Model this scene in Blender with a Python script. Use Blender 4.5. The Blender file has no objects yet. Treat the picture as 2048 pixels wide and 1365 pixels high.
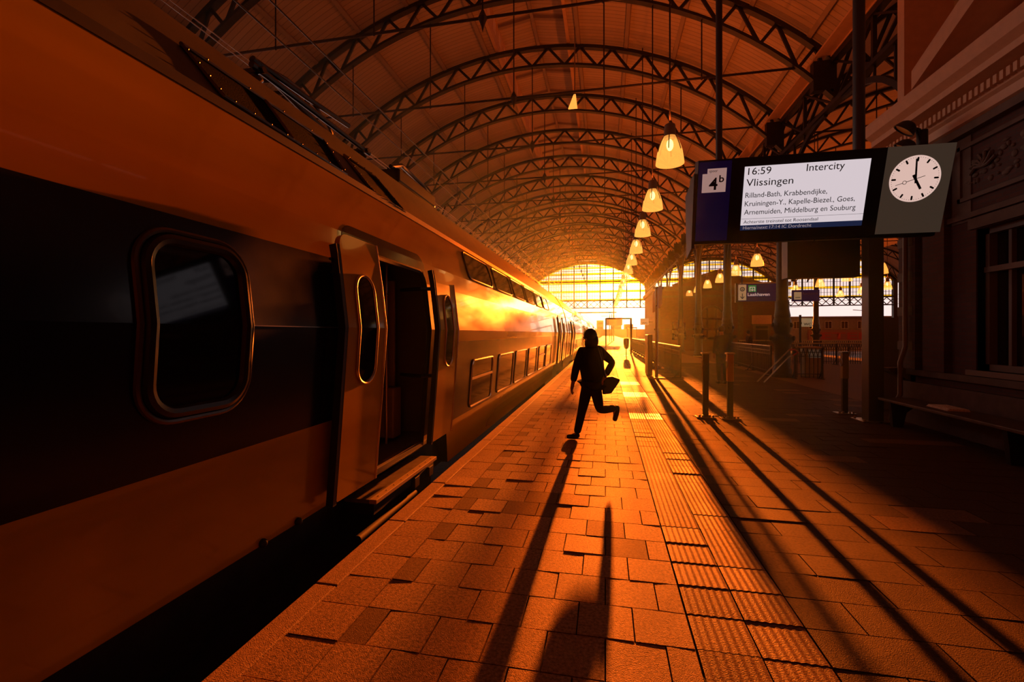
import bpy, bmesh, math, random
from mathutils import Vector, Matrix
random.seed(7)
PI = math.pi
S = bpy.context.scene
COL = S.collection

# ------------------------------------------------------------------ camera
YAW = math.atan(187 / 910)
cam = bpy.data.cameras.new('camera')
cam.sensor_width = 36.0
cam.lens = 36.0 * 910 / 2048
cam.shift_y = -15.5 / 2048
cam.clip_end = 2000
cam_o = bpy.data.objects.new('camera', cam)
COL.objects.link(cam_o)
cam_o.location = (0, 0, 1.6)
cam_o.rotation_euler = (PI / 2, 0, YAW)
S.camera = cam_o

# ------------------------------------------------------------------ world, sun, exposure
SUN_AZ, SUN_EL = math.atan(0.0397), math.radians(5.9)
SUN_DIR = Vector((math.sin(SUN_AZ) * math.cos(SUN_EL), math.cos(SUN_AZ) * math.cos(SUN_EL), math.sin(SUN_EL)))
S.view_settings.view_transform = 'Standard'
S.view_settings.look = 'None'
S.view_settings.exposure = 0.0
S.view_settings.gamma = 1.0
S.view_settings.use_curve_mapping = False
S.cycles.use_denoising = True
S.cycles.max_bounces = 6
S.cycles.diffuse_bounces = 3
S.cycles.glossy_bounces = 3
S.cycles.transparent_max_bounces = 24
S.cycles.volume_bounces = 0
S.cycles.sample_clamp_indirect = 6.0
S.cycles.sample_clamp_direct = 60.0

SKY_FRONT = (1.12, 0.86, 0.80)
SKY_BACK = (0.24, 0.024, 0.001)
SKY_TOP = (0.5, 0.09, 0.01)
SKY_GLOW = (10.0, 6.0, 2.4)
SUN_STRENGTH = 27.0
SUN_COLOR = (1.0, 0.172, 0.012)
HAZE_DENSITY = 0.0012
CEILING_FILL_WATTS = 180.0

w = bpy.data.worlds.new('dusk_sky')
S.world = w
w.use_nodes = True
nt = w.node_tree
for n in list(nt.nodes):
    nt.nodes.remove(n)


def N(t, kind, **kw):
    n = t.nodes.new(kind)
    for k, v in kw.items():
        setattr(n, k, v)
    return n


wo = N(nt, 'ShaderNodeOutputWorld')
bg = N(nt, 'ShaderNodeBackground')
tc = N(nt, 'ShaderNodeTexCoord')
sep = N(nt, 'ShaderNodeSeparateXYZ')
nt.links.new(tc.outputs['Generated'], sep.inputs[0])
mr = N(nt, 'ShaderNodeMapRange')
mr.inputs['From Min'].default_value = -0.35
mr.inputs['From Max'].default_value = 0.9
nt.links.new(sep.outputs['Y'], mr.inputs['Value'])
m1 = N(nt, 'ShaderNodeMix', data_type='RGBA')
m1.inputs[6].default_value = (*SKY_BACK, 1)
m1.inputs[7].default_value = (*SKY_FRONT, 1)
nt.links.new(mr.outputs[0], m1.inputs[0])
mz = N(nt, 'ShaderNodeMapRange')
mz.inputs['From Min'].default_value = 0.35
mz.inputs['From Max'].default_value = 0.95
nt.links.new(sep.outputs['Z'], mz.inputs['Value'])
m2 = N(nt, 'ShaderNodeMix', data_type='RGBA')
m2.inputs[7].default_value = (*SKY_TOP, 1)
nt.links.new(mz.outputs[0], m2.inputs[0])
nt.links.new(m1.outputs[2], m2.inputs[6])
dot = N(nt, 'ShaderNodeVectorMath', operation='DOT_PRODUCT')
nt.links.new(tc.outputs['Generated'], dot.inputs[0])
dot.inputs[1].default_value = SUN_DIR
mx = N(nt, 'ShaderNodeMath', operation='MAXIMUM')
mx.inputs[1].default_value = 0.0
nt.links.new(dot.outputs['Value'], mx.inputs[0])
pw = N(nt, 'ShaderNodeMath', operation='POWER')
pw.inputs[1].default_value = 420.0
nt.links.new(mx.outputs[0], pw.inputs[0])
gl = N(nt, 'ShaderNodeMix', data_type='RGBA', blend_type='ADD')
gl.inputs[7].default_value = (*SKY_GLOW, 1)
nt.links.new(pw.outputs[0], gl.inputs[0])
nt.links.new(m2.outputs[2], gl.inputs[6])
nt.links.new(gl.outputs[2], bg.inputs['Color'])
bg.inputs['Strength'].default_value = 1.0
nt.links.new(bg.outputs[0], wo.inputs['Surface'])

sl = bpy.data.lights.new('sun', 'SUN')
sl.energy = SUN_STRENGTH
sl.color = SUN_COLOR
sl.angle = math.radians(0.6)
so = bpy.data.objects.new('sun', sl)
COL.objects.link(so)
so.location = SUN_DIR * 150
so.rotation_euler = (-SUN_DIR).to_track_quat('-Z', 'Y').to_euler()


# ------------------------------------------------------------------ materials
def base_mat(name):
    m = bpy.data.materials.new(name)
    m.use_nodes = True
    t = m.node_tree
    return m, t, t.nodes['Principled BSDF']


def mat(name, col, rough=0.5, metal=0.0, coat=0.0, noise=0.0, nscale=8.0, bump=0.0, bscale=60.0, rvar=0.0,
        stretch=None, emit=None, estr=0.0, spec=0.5):
    m, t, b = base_mat(name)
    b.inputs['Base Color'].default_value = (*col, 1)
    b.inputs['Roughness'].default_value = rough
    b.inputs['Metallic'].default_value = metal
    b.inputs['Coat Weight'].default_value = coat
    b.inputs['Coat Roughness'].default_value = 0.035
    b.inputs['Specular IOR Level'].default_value = spec
    if emit:
        b.inputs['Emission Color'].default_value = (*emit, 1)
        b.inputs['Emission Strength'].default_value = estr
    if noise or bump or rvar:
        g = N(t, 'ShaderNodeNewGeometry')
        src = g.outputs['Position']
        if stretch:
            mp = N(t, 'ShaderNodeMapping')
            mp.inputs['Scale'].default_value = stretch
            t.links.new(src, mp.inputs['Vector'])
            src = mp.outputs[0]
        nz = N(t, 'ShaderNodeTexNoise')
        nz.inputs['Scale'].default_value = nscale
        nz.inputs['Detail'].default_value = 6
        t.links.new(src, nz.inputs['Vector'])
        if noise:
            mxn = N(t, 'ShaderNodeMix', data_type='RGBA')
            mxn.inputs[6].default_value = (*[c * (1 - noise) for c in col], 1)
            mxn.inputs[7].default_value = (*[min(1, c * (1 + noise)) for c in col], 1)
            rp = N(t, 'ShaderNodeMapRange')
            rp.inputs['From Min'].default_value = 0.3
            rp.inputs['From Max'].default_value = 0.7
            t.links.new(nz.outputs['Fac'], rp.inputs['Value'])
            t.links.new(rp.outputs[0], mxn.inputs[0])
            t.links.new(mxn.outputs[2], b.inputs['Base Color'])
        if rvar:
            r2 = N(t, 'ShaderNodeMapRange')
            r2.inputs['From Min'].default_value = 0.3
            r2.inputs['From Max'].default_value = 0.7
            r2.inputs['To Min'].default_value = max(0.02, rough - rvar)
            r2.inputs['To Max'].default_value = rough + rvar
            t.links.new(nz.outputs['Fac'], r2.inputs['Value'])
            t.links.new(r2.outputs[0], b.inputs['Roughness'])
        if bump:
            n2 = N(t, 'ShaderNodeTexNoise')
            n2.inputs['Scale'].default_value = bscale
            n2.inputs['Detail'].default_value = 4
            t.links.new(src, n2.inputs['Vector'])
            bp = N(t, 'ShaderNodeBump')
            bp.inputs['Strength'].default_value = bump
            bp.inputs['Distance'].default_value = 0.01
            t.links.new(n2.outputs['Fac'], bp.inputs['Height'])
            t.links.new(bp.outputs[0], b.inputs['Normal'])
    return m


def plank_mat(name, col, axis, pitch, dark=0.6, rough=0.6):
    """boards running across: dark joints every pitch along one axis"""
    m, t, b = base_mat(name)
    g = N(t, 'ShaderNodeNewGeometry')
    sp = N(t, 'ShaderNodeSeparateXYZ')
    t.links.new(g.outputs['Position'], sp.inputs[0])
    dv = N(t, 'ShaderNodeMath', operation='DIVIDE')
    dv.inputs[1].default_value = pitch
    t.links.new(sp.outputs[axis], dv.inputs[0])
    fr = N(t, 'ShaderNodeMath', operation='FRACT')
    t.links.new(dv.outputs[0], fr.inputs[0])
    fl = N(t, 'ShaderNodeMath', operation='FLOOR')
    t.links.new(dv.outputs[0], fl.inputs[0])
    wn = N(t, 'ShaderNodeTexWhiteNoise', noise_dimensions='1D')
    t.links.new(fl.outputs[0], wn.inputs['W'])
    gt = N(t, 'ShaderNodeMath', operation='GREATER_THAN')
    gt.inputs[1].default_value = 0.13
    t.links.new(fr.outputs[0], gt.inputs[0])
    vr = N(t, 'ShaderNodeMapRange')
    vr.inputs['To Min'].default_value = 0.86
    t.links.new(wn.outputs['Value'], vr.inputs['Value'])
    mu = N(t, 'ShaderNodeMix', data_type='RGBA')
    mu.inputs[6].default_value = (0, 0, 0, 1)
    mu.inputs[7].default_value = (*col, 1)
    t.links.new(vr.outputs[0], mu.inputs[0])
    mxn = N(t, 'ShaderNodeMix', data_type='RGBA')
    mxn.inputs[6].default_value = (*[c * dark for c in col], 1)
    t.links.new(gt.outputs[0], mxn.inputs[0])
    t.links.new(mu.outputs[2], mxn.inputs[7])
    t.links.new(mxn.outputs[2], b.inputs['Base Color'])
    bp = N(t, 'ShaderNodeBump')
    bp.inputs['Strength'].default_value = 0.5
    bp.inputs['Distance'].default_value = 0.015
    t.links.new(gt.outputs[0], bp.inputs['Height'])
    t.links.new(bp.outputs[0], b.inputs['Normal'])
    b.inputs['Roughness'].default_value = rough
    return m


def brick_mat(name, c1, c2, mortar, axes='YZ', scale=1.0, bw=0.22, bh=0.065):
    m, t, b = base_mat(name)
    g = N(t, 'ShaderNodeNewGeometry')
    sp = N(t, 'ShaderNodeSeparateXYZ')
    t.links.new(g.outputs['Position'], sp.inputs[0])
    cb = N(t, 'ShaderNodeCombineXYZ')
    t.links.new(sp.outputs[axes[0]], cb.inputs[0])
    t.links.new(sp.outputs[axes[1]], cb.inputs[1])
    br = N(t, 'ShaderNodeTexBrick')
    br.inputs['Color1'].default_value = (*c1, 1)
    br.inputs['Color2'].default_value = (*c2, 1)
    br.inputs['Mortar'].default_value = (*mortar, 1)
    br.inputs['Scale'].default_value = scale
    br.inputs['Brick Width'].default_value = bw
    br.inputs['Row Height'].default_value = bh
    br.inputs['Mortar Size'].default_value = 0.007
    t.links.new(cb.outputs[0], br.inputs['Vector'])
    t.links.new(br.outputs['Color'], b.inputs['Base Color'])
    bp = N(t, 'ShaderNodeBump', invert=True)
    bp.inputs['Strength'].default_value = 0.6
    bp.inputs['Distance'].default_value = 0.008
    t.links.new(br.outputs['Fac'], bp.inputs['Height'])
    t.links.new(bp.outputs[0], b.inputs['Normal'])
    b.inputs['Roughness'].default_value = 0.75
    return m


def glass_mat(name, col, gloss=0.06):
    m = bpy.data.materials.new(name)
    m.use_nodes = True
    t = m.node_tree
    for n in list(t.nodes):
        t.nodes.remove(n)
    o = N(t, 'ShaderNodeOutputMaterial')
    tr = N(t, 'ShaderNodeBsdfTransparent')
    tr.inputs[0].default_value = (*col, 1)
    gs = N(t, 'ShaderNodeBsdfGlossy')
    gs.inputs['Roughness'].default_value = 0.05
    mxs = N(t, 'ShaderNodeMixShader')
    mxs.inputs[0].default_value = gloss
    t.links.new(tr.outputs[0], mxs.inputs[1])
    t.links.new(gs.outputs[0], mxs.inputs[2])
    t.links.new(mxs.outputs[0], o.inputs['Surface'])
    return m


M = {}
M['iron'] = mat('painted_iron', (0.022, 0.017, 0.014), 0.5, noise=0.3)
M['black'] = mat('black_enamel', (0.012, 0.010, 0.010), 0.35)
M['rubber'] = mat('black_rubber', (0.008, 0.007, 0.007), 0.6)
M['steel'] = mat('brushed_steel', (0.42, 0.38, 0.34), 0.35, metal=0.9, rvar=0.1)
M['grey_metal'] = mat('grey_painted_metal', (0.20, 0.18, 0.16), 0.45)
M['board'] = plank_mat('ceiling_boards', (0.66, 0.55, 0.46), 'Y', 0.19, 0.55)
M['purlin'] = mat('painted_purlin', (0.40, 0.33, 0.28), 0.6)
M['yellow'] = mat('yellow_train_paint', (0.40, 0.24, 0.010), 0.17, coat=0.5, spec=0.4, noise=0.12, nscale=1.3, rvar=0.06,
                  stretch=(1, 0.4, 2.2), bump=0.05, bscale=2.2)
M['blue'] = mat('dark_blue_train_paint', (0.007, 0.009, 0.020), 0.2, coat=0.05, rvar=0.05, nscale=1.5, bump=0.03, bscale=2.2, spec=0.3)
M['roof_grey'] = mat('train_roof_grey', (0.085, 0.075, 0.065), 0.5, noise=0.2, nscale=3)
M['train_glass'] = mat('dark_train_glass', (0.006, 0.006, 0.007), 0.05, spec=0.2)
M['frame_metal'] = mat('bright_window_frame', (0.55, 0.47, 0.38), 0.25, metal=0.85)
M['dark_frame'] = mat('dark_bronze_frame', (0.10, 0.075, 0.06), 0.3, metal=0.5)
M['mesh_black'] = mat('black_grille_mesh', (0.006, 0.005, 0.005), 0.8, spec=0.05, bump=0.4, bscale=120)
M['underframe'] = mat('grimy_underframe', (0.020, 0.016, 0.014), 0.7, noise=0.4)
M['step'] = mat('worn_step_tread', (0.20, 0.16, 0.12), 0.45, metal=0.3, noise=0.3, nscale=12)
M['step_edge'] = mat('step_nosing', (0.52, 0.38, 0.20), 0.45)
M['interior'] = mat('vestibule_lining', (0.10, 0.09, 0.085), 0.6)
M['interior_pale'] = mat('pale_interior_panel', (0.24, 0.21, 0.19), 0.5)
M['paving'] = mat('concrete_paving', (0.36, 0.22, 0.13), 0.66, spec=0.10, noise=0.5, nscale=55, bump=0.55, bscale=170)
M['paving_dark'] = mat('dark_paving', (0.20, 0.12, 0.072), 0.68, spec=0.06, noise=0.3, nscale=55, bump=0.55, bscale=170)
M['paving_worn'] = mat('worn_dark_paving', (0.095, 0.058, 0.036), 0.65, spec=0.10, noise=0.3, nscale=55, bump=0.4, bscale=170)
M['coping'] = mat('coping_concrete', (0.42, 0.26, 0.16), 0.65, spec=0.2, noise=0.25, nscale=40, bump=0.5, bscale=150)
M['tactile'] = mat('ribbed_tactile_tile', (0.24, 0.145, 0.09), 0.6, spec=0.1, noise=0.25, nscale=30, bump=0.3, bscale=120)
M['tactile_white'] = mat('white_tactile_tile', (0.80, 0.76, 0.70), 0.3, noise=0.1, nscale=30)
M['joint'] = mat('paving_joint', (0.045, 0.035, 0.028), 0.9, noise=0.3)
M['ballast'] = mat('track_ballast', (0.06, 0.05, 0.045), 0.9, noise=0.5, nscale=14, bump=0.8, bscale=18)
M['far_ground'] = mat('far_ground', (0.12, 0.10, 0.085), 0.9, noise=0.3, nscale=0.3)
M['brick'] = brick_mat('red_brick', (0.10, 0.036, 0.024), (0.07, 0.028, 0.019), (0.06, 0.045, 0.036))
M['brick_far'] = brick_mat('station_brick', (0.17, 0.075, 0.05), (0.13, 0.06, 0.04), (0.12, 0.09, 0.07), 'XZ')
M['stone'] = mat('sandstone', (0.13, 0.10, 0.075), 0.7, noise=0.2, nscale=5)
M['cream'] = mat('cream_painted_wood', (0.74, 0.50, 0.31), 0.5, noise=0.06)
M['plinth'] = mat('dark_stone_plinth', (0.09, 0.055, 0.045), 0.6, noise=0.25)
M['frame_wood'] = mat('grey_window_frame', (0.17, 0.145, 0.12), 0.45)
M['window_glass'] = mat('dark_window_glass', (0.012, 0.009, 0.008), 0.03, spec=0.9)
M['clear'] = glass_mat('clear_gable_glass', (0.94, 0.93, 0.92))
M['amber'] = glass_mat('amber_gable_glass', (0.95, 0.60, 0.010))
M['navy'] = mat('navy_sign_panel', (0.012, 0.010, 0.065), 0.35, emit=(0.006, 0.002, 0.034), estr=0.3)
M['sign_black'] = mat('black_sign_housing', (0.010, 0.008, 0.009), 0.4)
M['sign_grey'] = mat('grey_clock_panel', (0.19, 0.21, 0.23), 0.5, emit=(0.036, 0.028, 0.019), estr=0.8)  # faint glow and cool tint added to keep the panel a neutral grey
M['screen'] = mat('lit_display_screen', (0.05, 0.05, 0.05), 0.3, emit=(0.62, 0.535, 0.57), estr=1.06)
M['screen_blue'] = mat('lit_display_footer', (0.01, 0.01, 0.04), 0.3, emit=(0.012, 0.018, 0.055), estr=0.8)
M['dial'] = mat('lit_clock_dial', (0.05, 0.05, 0.05), 0.35, emit=(0.68, 0.46, 0.40), estr=1.02)
M['plate'] = mat('lit_track_number_plate', (0.10, 0.09, 0.09), 0.35, emit=(0.40, 0.23, 0.20), estr=0.80)
M['ink'] = mat('dark_blue_ink', (0.010, 0.008, 0.030), 0.5)
M['ink_black'] = mat('black_ink', (0.008, 0.007, 0.008), 0.5)
M['text_white'] = mat('lit_white_lettering', (0.3, 0.3, 0.3), 0.4, emit=(0.55, 0.44, 0.46), estr=0.55)
M['text_dim'] = mat('dim_lettering', (0.16, 0.13, 0.12), 0.5)
M['pale_sign'] = mat('pale_sign_panel', (0.30, 0.25, 0.19), 0.4, emit=(0.55, 0.38, 0.20), estr=0.32)
M['green'] = mat('green_pictogram', (0.01, 0.16, 0.035), 0.4, emit=(0.02, 0.30, 0.06), estr=0.35)
M['lamp_shade'] = mat('glowing_lamp_bell', (0.55, 0.42, 0.28), 0.25, emit=(1.0, 0.42, 0.075), estr=0.95)
m_, t_, b_ = base_mat('glowing_lamp_bell')
b_.inputs['Base Color'].default_value = (0.6, 0.45, 0.28, 1)
b_.inputs['Roughness'].default_value = 0.25
b_.inputs['Emission Color'].default_value = (1.0, 0.40, 0.07, 1)
b_.inputs['Emission Strength'].default_value = 3.0
o_ = t_.nodes['Material Output']
tr_ = N(t_, 'ShaderNodeBsdfTransparent')
tr_.inputs[0].default_value = (1.0, 0.93, 0.75, 1)
mx_ = N(t_, 'ShaderNodeMixShader')
mx_.inputs[0].default_value = 0.22
t_.links.new(tr_.outputs[0], mx_.inputs[1])
t_.links.new(b_.outputs[0], mx_.inputs[2])
t_.links.new(mx_.outputs[0], o_.inputs['Surface'])
M['lamp_shade'] = m_
M['lamp_core'] = mat('lamp_bulb', (0.8, 0.7, 0.5), 0.3, emit=(1.0, 0.66, 0.25), estr=3.2)
M['lamp_cap'] = mat('lamp_housing', (0.24, 0.19, 0.15), 0.45)
M['cloth_dark'] = mat('dark_coat_cloth', (0.012, 0.009, 0.008), 0.9, noise=0.3, nscale=30)
M['cloth_mid'] = mat('dark_trouser_cloth', (0.015, 0.012, 0.012), 0.9)
M['cloth_brown'] = mat('brown_coat_cloth', (0.035, 0.022, 0.016), 0.9)
M['skin'] = mat('skin', (0.32, 0.17, 0.11), 0.55)
M['hair'] = mat('dark_hair', (0.012, 0.008, 0.006), 0.6)
M['shoe'] = mat('black_shoe_leather', (0.010, 0.008, 0.008), 0.4)
M['bag'] = mat('dark_bag_leather', (0.014, 0.010, 0.009), 0.5)
M['card_yellow'] = mat('yellow_reader_panel', (0.55, 0.26, 0.03), 0.4)
M['card_shaded'] = mat('shaded_reader_panel', (0.20, 0.12, 0.03), 0.45)  # darker copy of the reader yellow, shade put into the colour
M['pole_grey'] = mat('satin_pole', (0.07, 0.068, 0.062), 0.4, metal=0.3)
M['panel_grey'] = mat('grey_hoarding', (0.34, 0.32, 0.29), 0.6)
M['paper'] = mat('newsprint', (0.70, 0.62, 0.52), 0.7, noise=0.3, nscale=60)
M['white_wall'] = mat('pale_far_cladding', (0.45, 0.42, 0.40), 0.7)
M['city'] = mat('hazy_city_block', (0.55, 0.45, 0.38), 0.8, noise=0.15, nscale=0.2)  # base colour lightened, distant haze put into the paint
M['red'] = mat('red_paint', (0.35, 0.03, 0.015), 0.45)
M['bench'] = mat('bench_timber', (0.10, 0.07, 0.05), 0.5, noise=0.3)


# ------------------------------------------------------------------ builders
class MB:
    """collects geometry for one mesh object (world coordinates)"""

    def __init__(s):
        s.v, s.f, s.m = [], [], []

    def add(s, vs, fs, mi=0):
        o = len(s.v)
        s.v += [tuple(v) for v in vs]
        s.f += [tuple(i + o for i in f) for f in fs]
        s.m += [mi] * len(fs)
        return s

    def box(s, x0, x1, y0, y1, z0, z1, mi=0):
        vs = [(x, y, z) for x in (x0, x1) for y in (y0, y1) for z in (z0, z1)]
        return s.add(vs, [(0, 1, 3, 2), (4, 6, 7, 5), (0, 4, 5, 1), (2, 3, 7, 6), (0, 2, 6, 4), (1, 5, 7, 3)], mi)

    def bar(s, a, b, wx, wz, up=(0, 0, 1), mi=0):
        """rectangular bar from a to b; wx along the side axis, wz along up"""
        a, b = Vector(a), Vector(b)
        d = (b - a).normalized()
        u = Vector(up)
        sd = d.cross(u)
        if sd.length < 1e-4:
            sd = d.cross(Vector((1, 0, 0)))
        sd.normalize()
        u = sd.cross(d).normalized()
        vs = []
        for p in (a, b):
            for i, j in ((-1, -1), (1, -1), (1, 1), (-1, 1)):
                vs.append(p + sd * (i * wx / 2) + u * (j * wz / 2))
        return s.add(vs, [(3, 2, 1, 0), (4, 5, 6, 7), (0, 1, 5, 4), (1, 2, 6, 5), (2, 3, 7, 6), (3, 0, 4, 7)], mi)

    def tube(s, pts, r, n=8, closed=False, mi=0, cap=True):
        pts = [Vector(p) for p in pts]
        k = len(pts)
        rs = r if isinstance(r, (list, tuple)) else [r] * k
        tang = []
        for i in range(k):
            if closed:
                t = pts[(i + 1) % k] - pts[i - 1]
            else:
                t = pts[min(i + 1, k - 1)] - pts[max(i - 1, 0)]
            tang.append(t.normalized())
        ref = Vector((0, 0, 1)) if abs(tang[0].z) < 0.9 else Vector((1, 0, 0))
        nrm = (ref - tang[0] * ref.dot(tang[0])).normalized()
        vs = []
        for i in range(k):
            nrm = nrm - tang[i] * nrm.dot(tang[i])
            if nrm.length < 1e-6:
                nrm = tang[i].orthogonal()
            nrm.normalize()
            bi = tang[i].cross(nrm)
            for j in range(n):
                a = 2 * PI * j / n
                vs.append(pts[i] + (nrm * math.cos(a) + bi * math.sin(a)) * rs[i])
        fs = []
        for i in range(k if closed else k - 1):
            p, q = i * n, ((i + 1) % k) * n
            for j in range(n):
                fs.append((p + j, p + (j + 1) % n, q + (j + 1) % n, q + j))
        if not closed and cap:
            fs.append(tuple(range(n - 1, -1, -1)))
            fs.append(tuple(range((k - 1) * n, k * n)))
        return s.add(vs, fs, mi)

    def lathe(s, prof, c=(0, 0, 0), n=20, mi=0, sq=False):
        vs, fs = [], []
        for r, z in prof:
            for j in range(n):
                a = 2 * PI * (j + 0.5) / n
                vs.append((c[0] + r * math.cos(a), c[1] + r * math.sin(a), c[2] + z))
        for i in range(len(prof) - 1):
            for j in range(n):
                fs.append((i * n + j, i * n + (j + 1) % n, (i + 1) * n + (j + 1) % n, (i + 1) * n + j))
        if prof[0][0] > 1e-4:
            fs.append(tuple(range(n - 1, -1, -1)))
        if prof[-1][0] > 1e-4:
            fs.append(tuple(range((len(prof) - 1) * n, len(prof) * n)))
        return s.add(vs, fs, mi)

    def prism(s, poly, fn, d0, d1, mi=0):
        """polygon (2D list) extruded between depth d0 and d1; fn(p, d) gives the point"""
        k = len(poly)
        vs = [fn(p, d0) for p in poly] + [fn(p, d1) for p in poly]
        fs = [tuple(range(k - 1, -1, -1)), tuple(range(k, 2 * k))]
        fs += [(i, (i + 1) % k, (i + 1) % k + k, i + k) for i in range(k)]
        return s.add(vs, fs, mi)

    def ball(s, c, rx, ry, rz, n=16, m=10, mi=0):
        vs, fs = [], []
        for i in range(m + 1):
            th = PI * i / m
            for j in range(n):
                a = 2 * PI * j / n
                vs.append((c[0] + rx * math.sin(th) * math.cos(a), c[1] + ry * math.sin(th) * math.sin(a), c[2] + rz * math.cos(th)))
        for i in range(m):
            for j in range(n):
                fs.append((i * n + j, (i + 1) * n + j, (i + 1) * n + (j + 1) % n, i * n + (j + 1) % n))
        return s.add(vs, fs, mi)

    def build(s, name, mats, parent=None, smooth=False, bevel=0.0, fix=False):
        me = bpy.data.meshes.new(name)
        off = parent_world(parent)
        me.from_pydata([(v[0] - off[0], v[1] - off[1], v[2] - off[2]) for v in s.v], [], s.f)
        if not isinstance(mats, (list, tuple)):
            mats = [mats]
        for m in mats:
            me.materials.append(m)
        if len(mats) > 1:
            me.polygons.foreach_set('material_index', s.m)
        if smooth:
            me.polygons.foreach_set('use_smooth', [True] * len(me.polygons))
        if fix:
            bm = bmesh.new()
            bm.from_mesh(me)
            bmesh.ops.recalc_face_normals(bm, faces=bm.faces)
            bm.to_mesh(me)
            bm.free()
        me.update()
        o = bpy.data.objects.new(name, me)
        COL.objects.link(o)
        if parent is not None:
            o.parent = parent
        if smooth:
            md = o.modifiers.new('edges', 'EDGE_SPLIT')
            md.split_angle = math.radians(38)
        if bevel:
            md = o.modifiers.new('bevel', 'BEVEL')
            md.width = bevel
            md.segments = 2
            md.limit_method = 'ANGLE'
        return o


def parent_world(p):
    off = Vector((0, 0, 0))
    while p is not None:
        off += p.location
        p = p.parent
    return off


def tag(o, label=None, cat=None, group=None, kind=None):
    if label:
        o['label'] = label
    if cat:
        o['category'] = cat
    if group:
        o['group'] = group
    if kind:
        o['kind'] = kind
    return o


def thing(name, label, cat, loc=(0, 0, 0), group=None, kind=None):
    o = bpy.data.objects.new(name, None)
    o.empty_display_size = 0.1
    COL.objects.link(o)
    o.location = loc
    return tag(o, label, cat, group, kind)


def struct(o, label=None):
    o['kind'] = 'structure'
    if label:
        o['label'] = label
    return o


KIDS = {}


def copy_tree(o, parent=None):
    c = o.copy()
    COL.objects.link(c)
    if parent is not None:
        c.parent = parent
    for ch in [x for x in bpy.data.objects if x.parent == o]:
        copy_tree(ch, c)
    return c


def rrect(a0, a1, b0, b1, r, n=6):
    """rounded rectangle outline, counter-clockwise; r = one radius or (bl, br, tr, tl)"""
    rs = r if isinstance(r, (tuple, list)) else (r,) * 4
    out = []
    for (ca, cb, st), rr in zip(((a0, b0, PI), (a1, b0, 1.5 * PI), (a1, b1, 0), (a0, b1, 0.5 * PI)), rs):
        sa, sb = (1 if ca == a0 else -1), (1 if cb == b0 else -1)
        for i in range(n + 1):
            t = st + 0.5 * PI * i / n
            out.append((ca + sa * rr + rr * math.cos(t), cb + sb * rr + rr * math.sin(t)))
    return out


def text_mesh(s, size, m, parent, fn_mat, name='lettering', align='LEFT', width=None, bold=0.0, shear=0.0, depth=0.0):
    """writing as a mesh; fn_mat is the 4x4 world placement (x right, y up, z out of the panel)"""
    cu = bpy.data.curves.new('writing', 'FONT')
    cu.body = s
    cu.size = size
    cu.align_x = align
    cu.offset = bold
    cu.shear = shear
    cu.extrude = depth
    cu.resolution_u = 3
    o = bpy.data.objects.new('writing', cu)
    COL.objects.link(o)
    bpy.context.view_layer.update()
    dg = bpy.context.evaluated_depsgraph_get()
    me = bpy.data.meshes.new_from_object(o.evaluated_get(dg))
    bpy.data.objects.remove(o)
    bpy.data.curves.remove(cu)
    if len(me.vertices) == 0:
        return None
    xs = [v.co.x for v in me.vertices]
    if width:
        k = width / max(1e-6, max(xs) - min(xs))
        x0 = min(xs)
        for v in me.vertices:
            v.co.x = (v.co.x - x0) * k
    off = parent_world(parent)
    for v in me.vertices:
        v.co = (fn_mat @ v.co) - off
    me.materials.clear()
    me.materials.append(m)
    o2 = bpy.data.objects.new(name, me)
    COL.objects.link(o2)
    o2.parent = parent
    return o2



ORD = ['first', 'second', 'third', 'fourth', 'fifth', 'sixth', 'seventh', 'eighth', 'ninth', 'tenth', 'eleventh', 'twelfth',
       'thirteenth', 'fourteenth', 'fifteenth', 'sixteenth', 'seventeenth', 'eighteenth', 'nineteenth', 'twentieth']

# ------------------------------------------------------------------ floor and paving
XE = -1.82                                                # platform edge
mb = MB()
mb.box(XE + 0.02, 5.9, -32, 78, -1.0, -0.014)
mb.box(XE, 5.9, -32, 0.6, -0.3, -0.001)
mb.box(5.9, 16.0, -4, 78, -1.0, 0.0)
mb.box(XE + 0.02, 5.5, 78, 300, -1.0, -0.004)
floor = struct(mb.build('floor', [M['joint']]), 'grey stone platform floor')
mb = MB()
mb.box(5.9, 15.99, -4, 78, 0.0, 0.004)
struct(mb.build('floor', [M['paving_dark']]), 'plain dark concourse floor behind the columns')


def tile(mb, x0, x1, y0, y1, mi, top=0.0):
    g = 0.004
    h = [top + random.uniform(-0.0022, 0.0022) for _ in range(4)]
    if random.random() < 0.05:
        h[0] += 0.007
        h[1] += 0.004
    xs = (x0 + g, x1 - g)
    ys = (y0 + g, y1 - g)
    vs = [(xs[0], ys[0], -0.03), (xs[1], ys[0], -0.03), (xs[1], ys[1], -0.03), (xs[0], ys[1], -0.03),
          (xs[0], ys[0], h[0]), (xs[1], ys[0], h[1]), (xs[1], ys[1], h[2]), (xs[0], ys[1], h[3])]
    mb.add(vs, [(4, 5, 6, 7), (0, 1, 5, 4), (1, 2, 6, 5), (2, 3, 7, 6), (3, 0, 4, 7)], mi)


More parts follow.
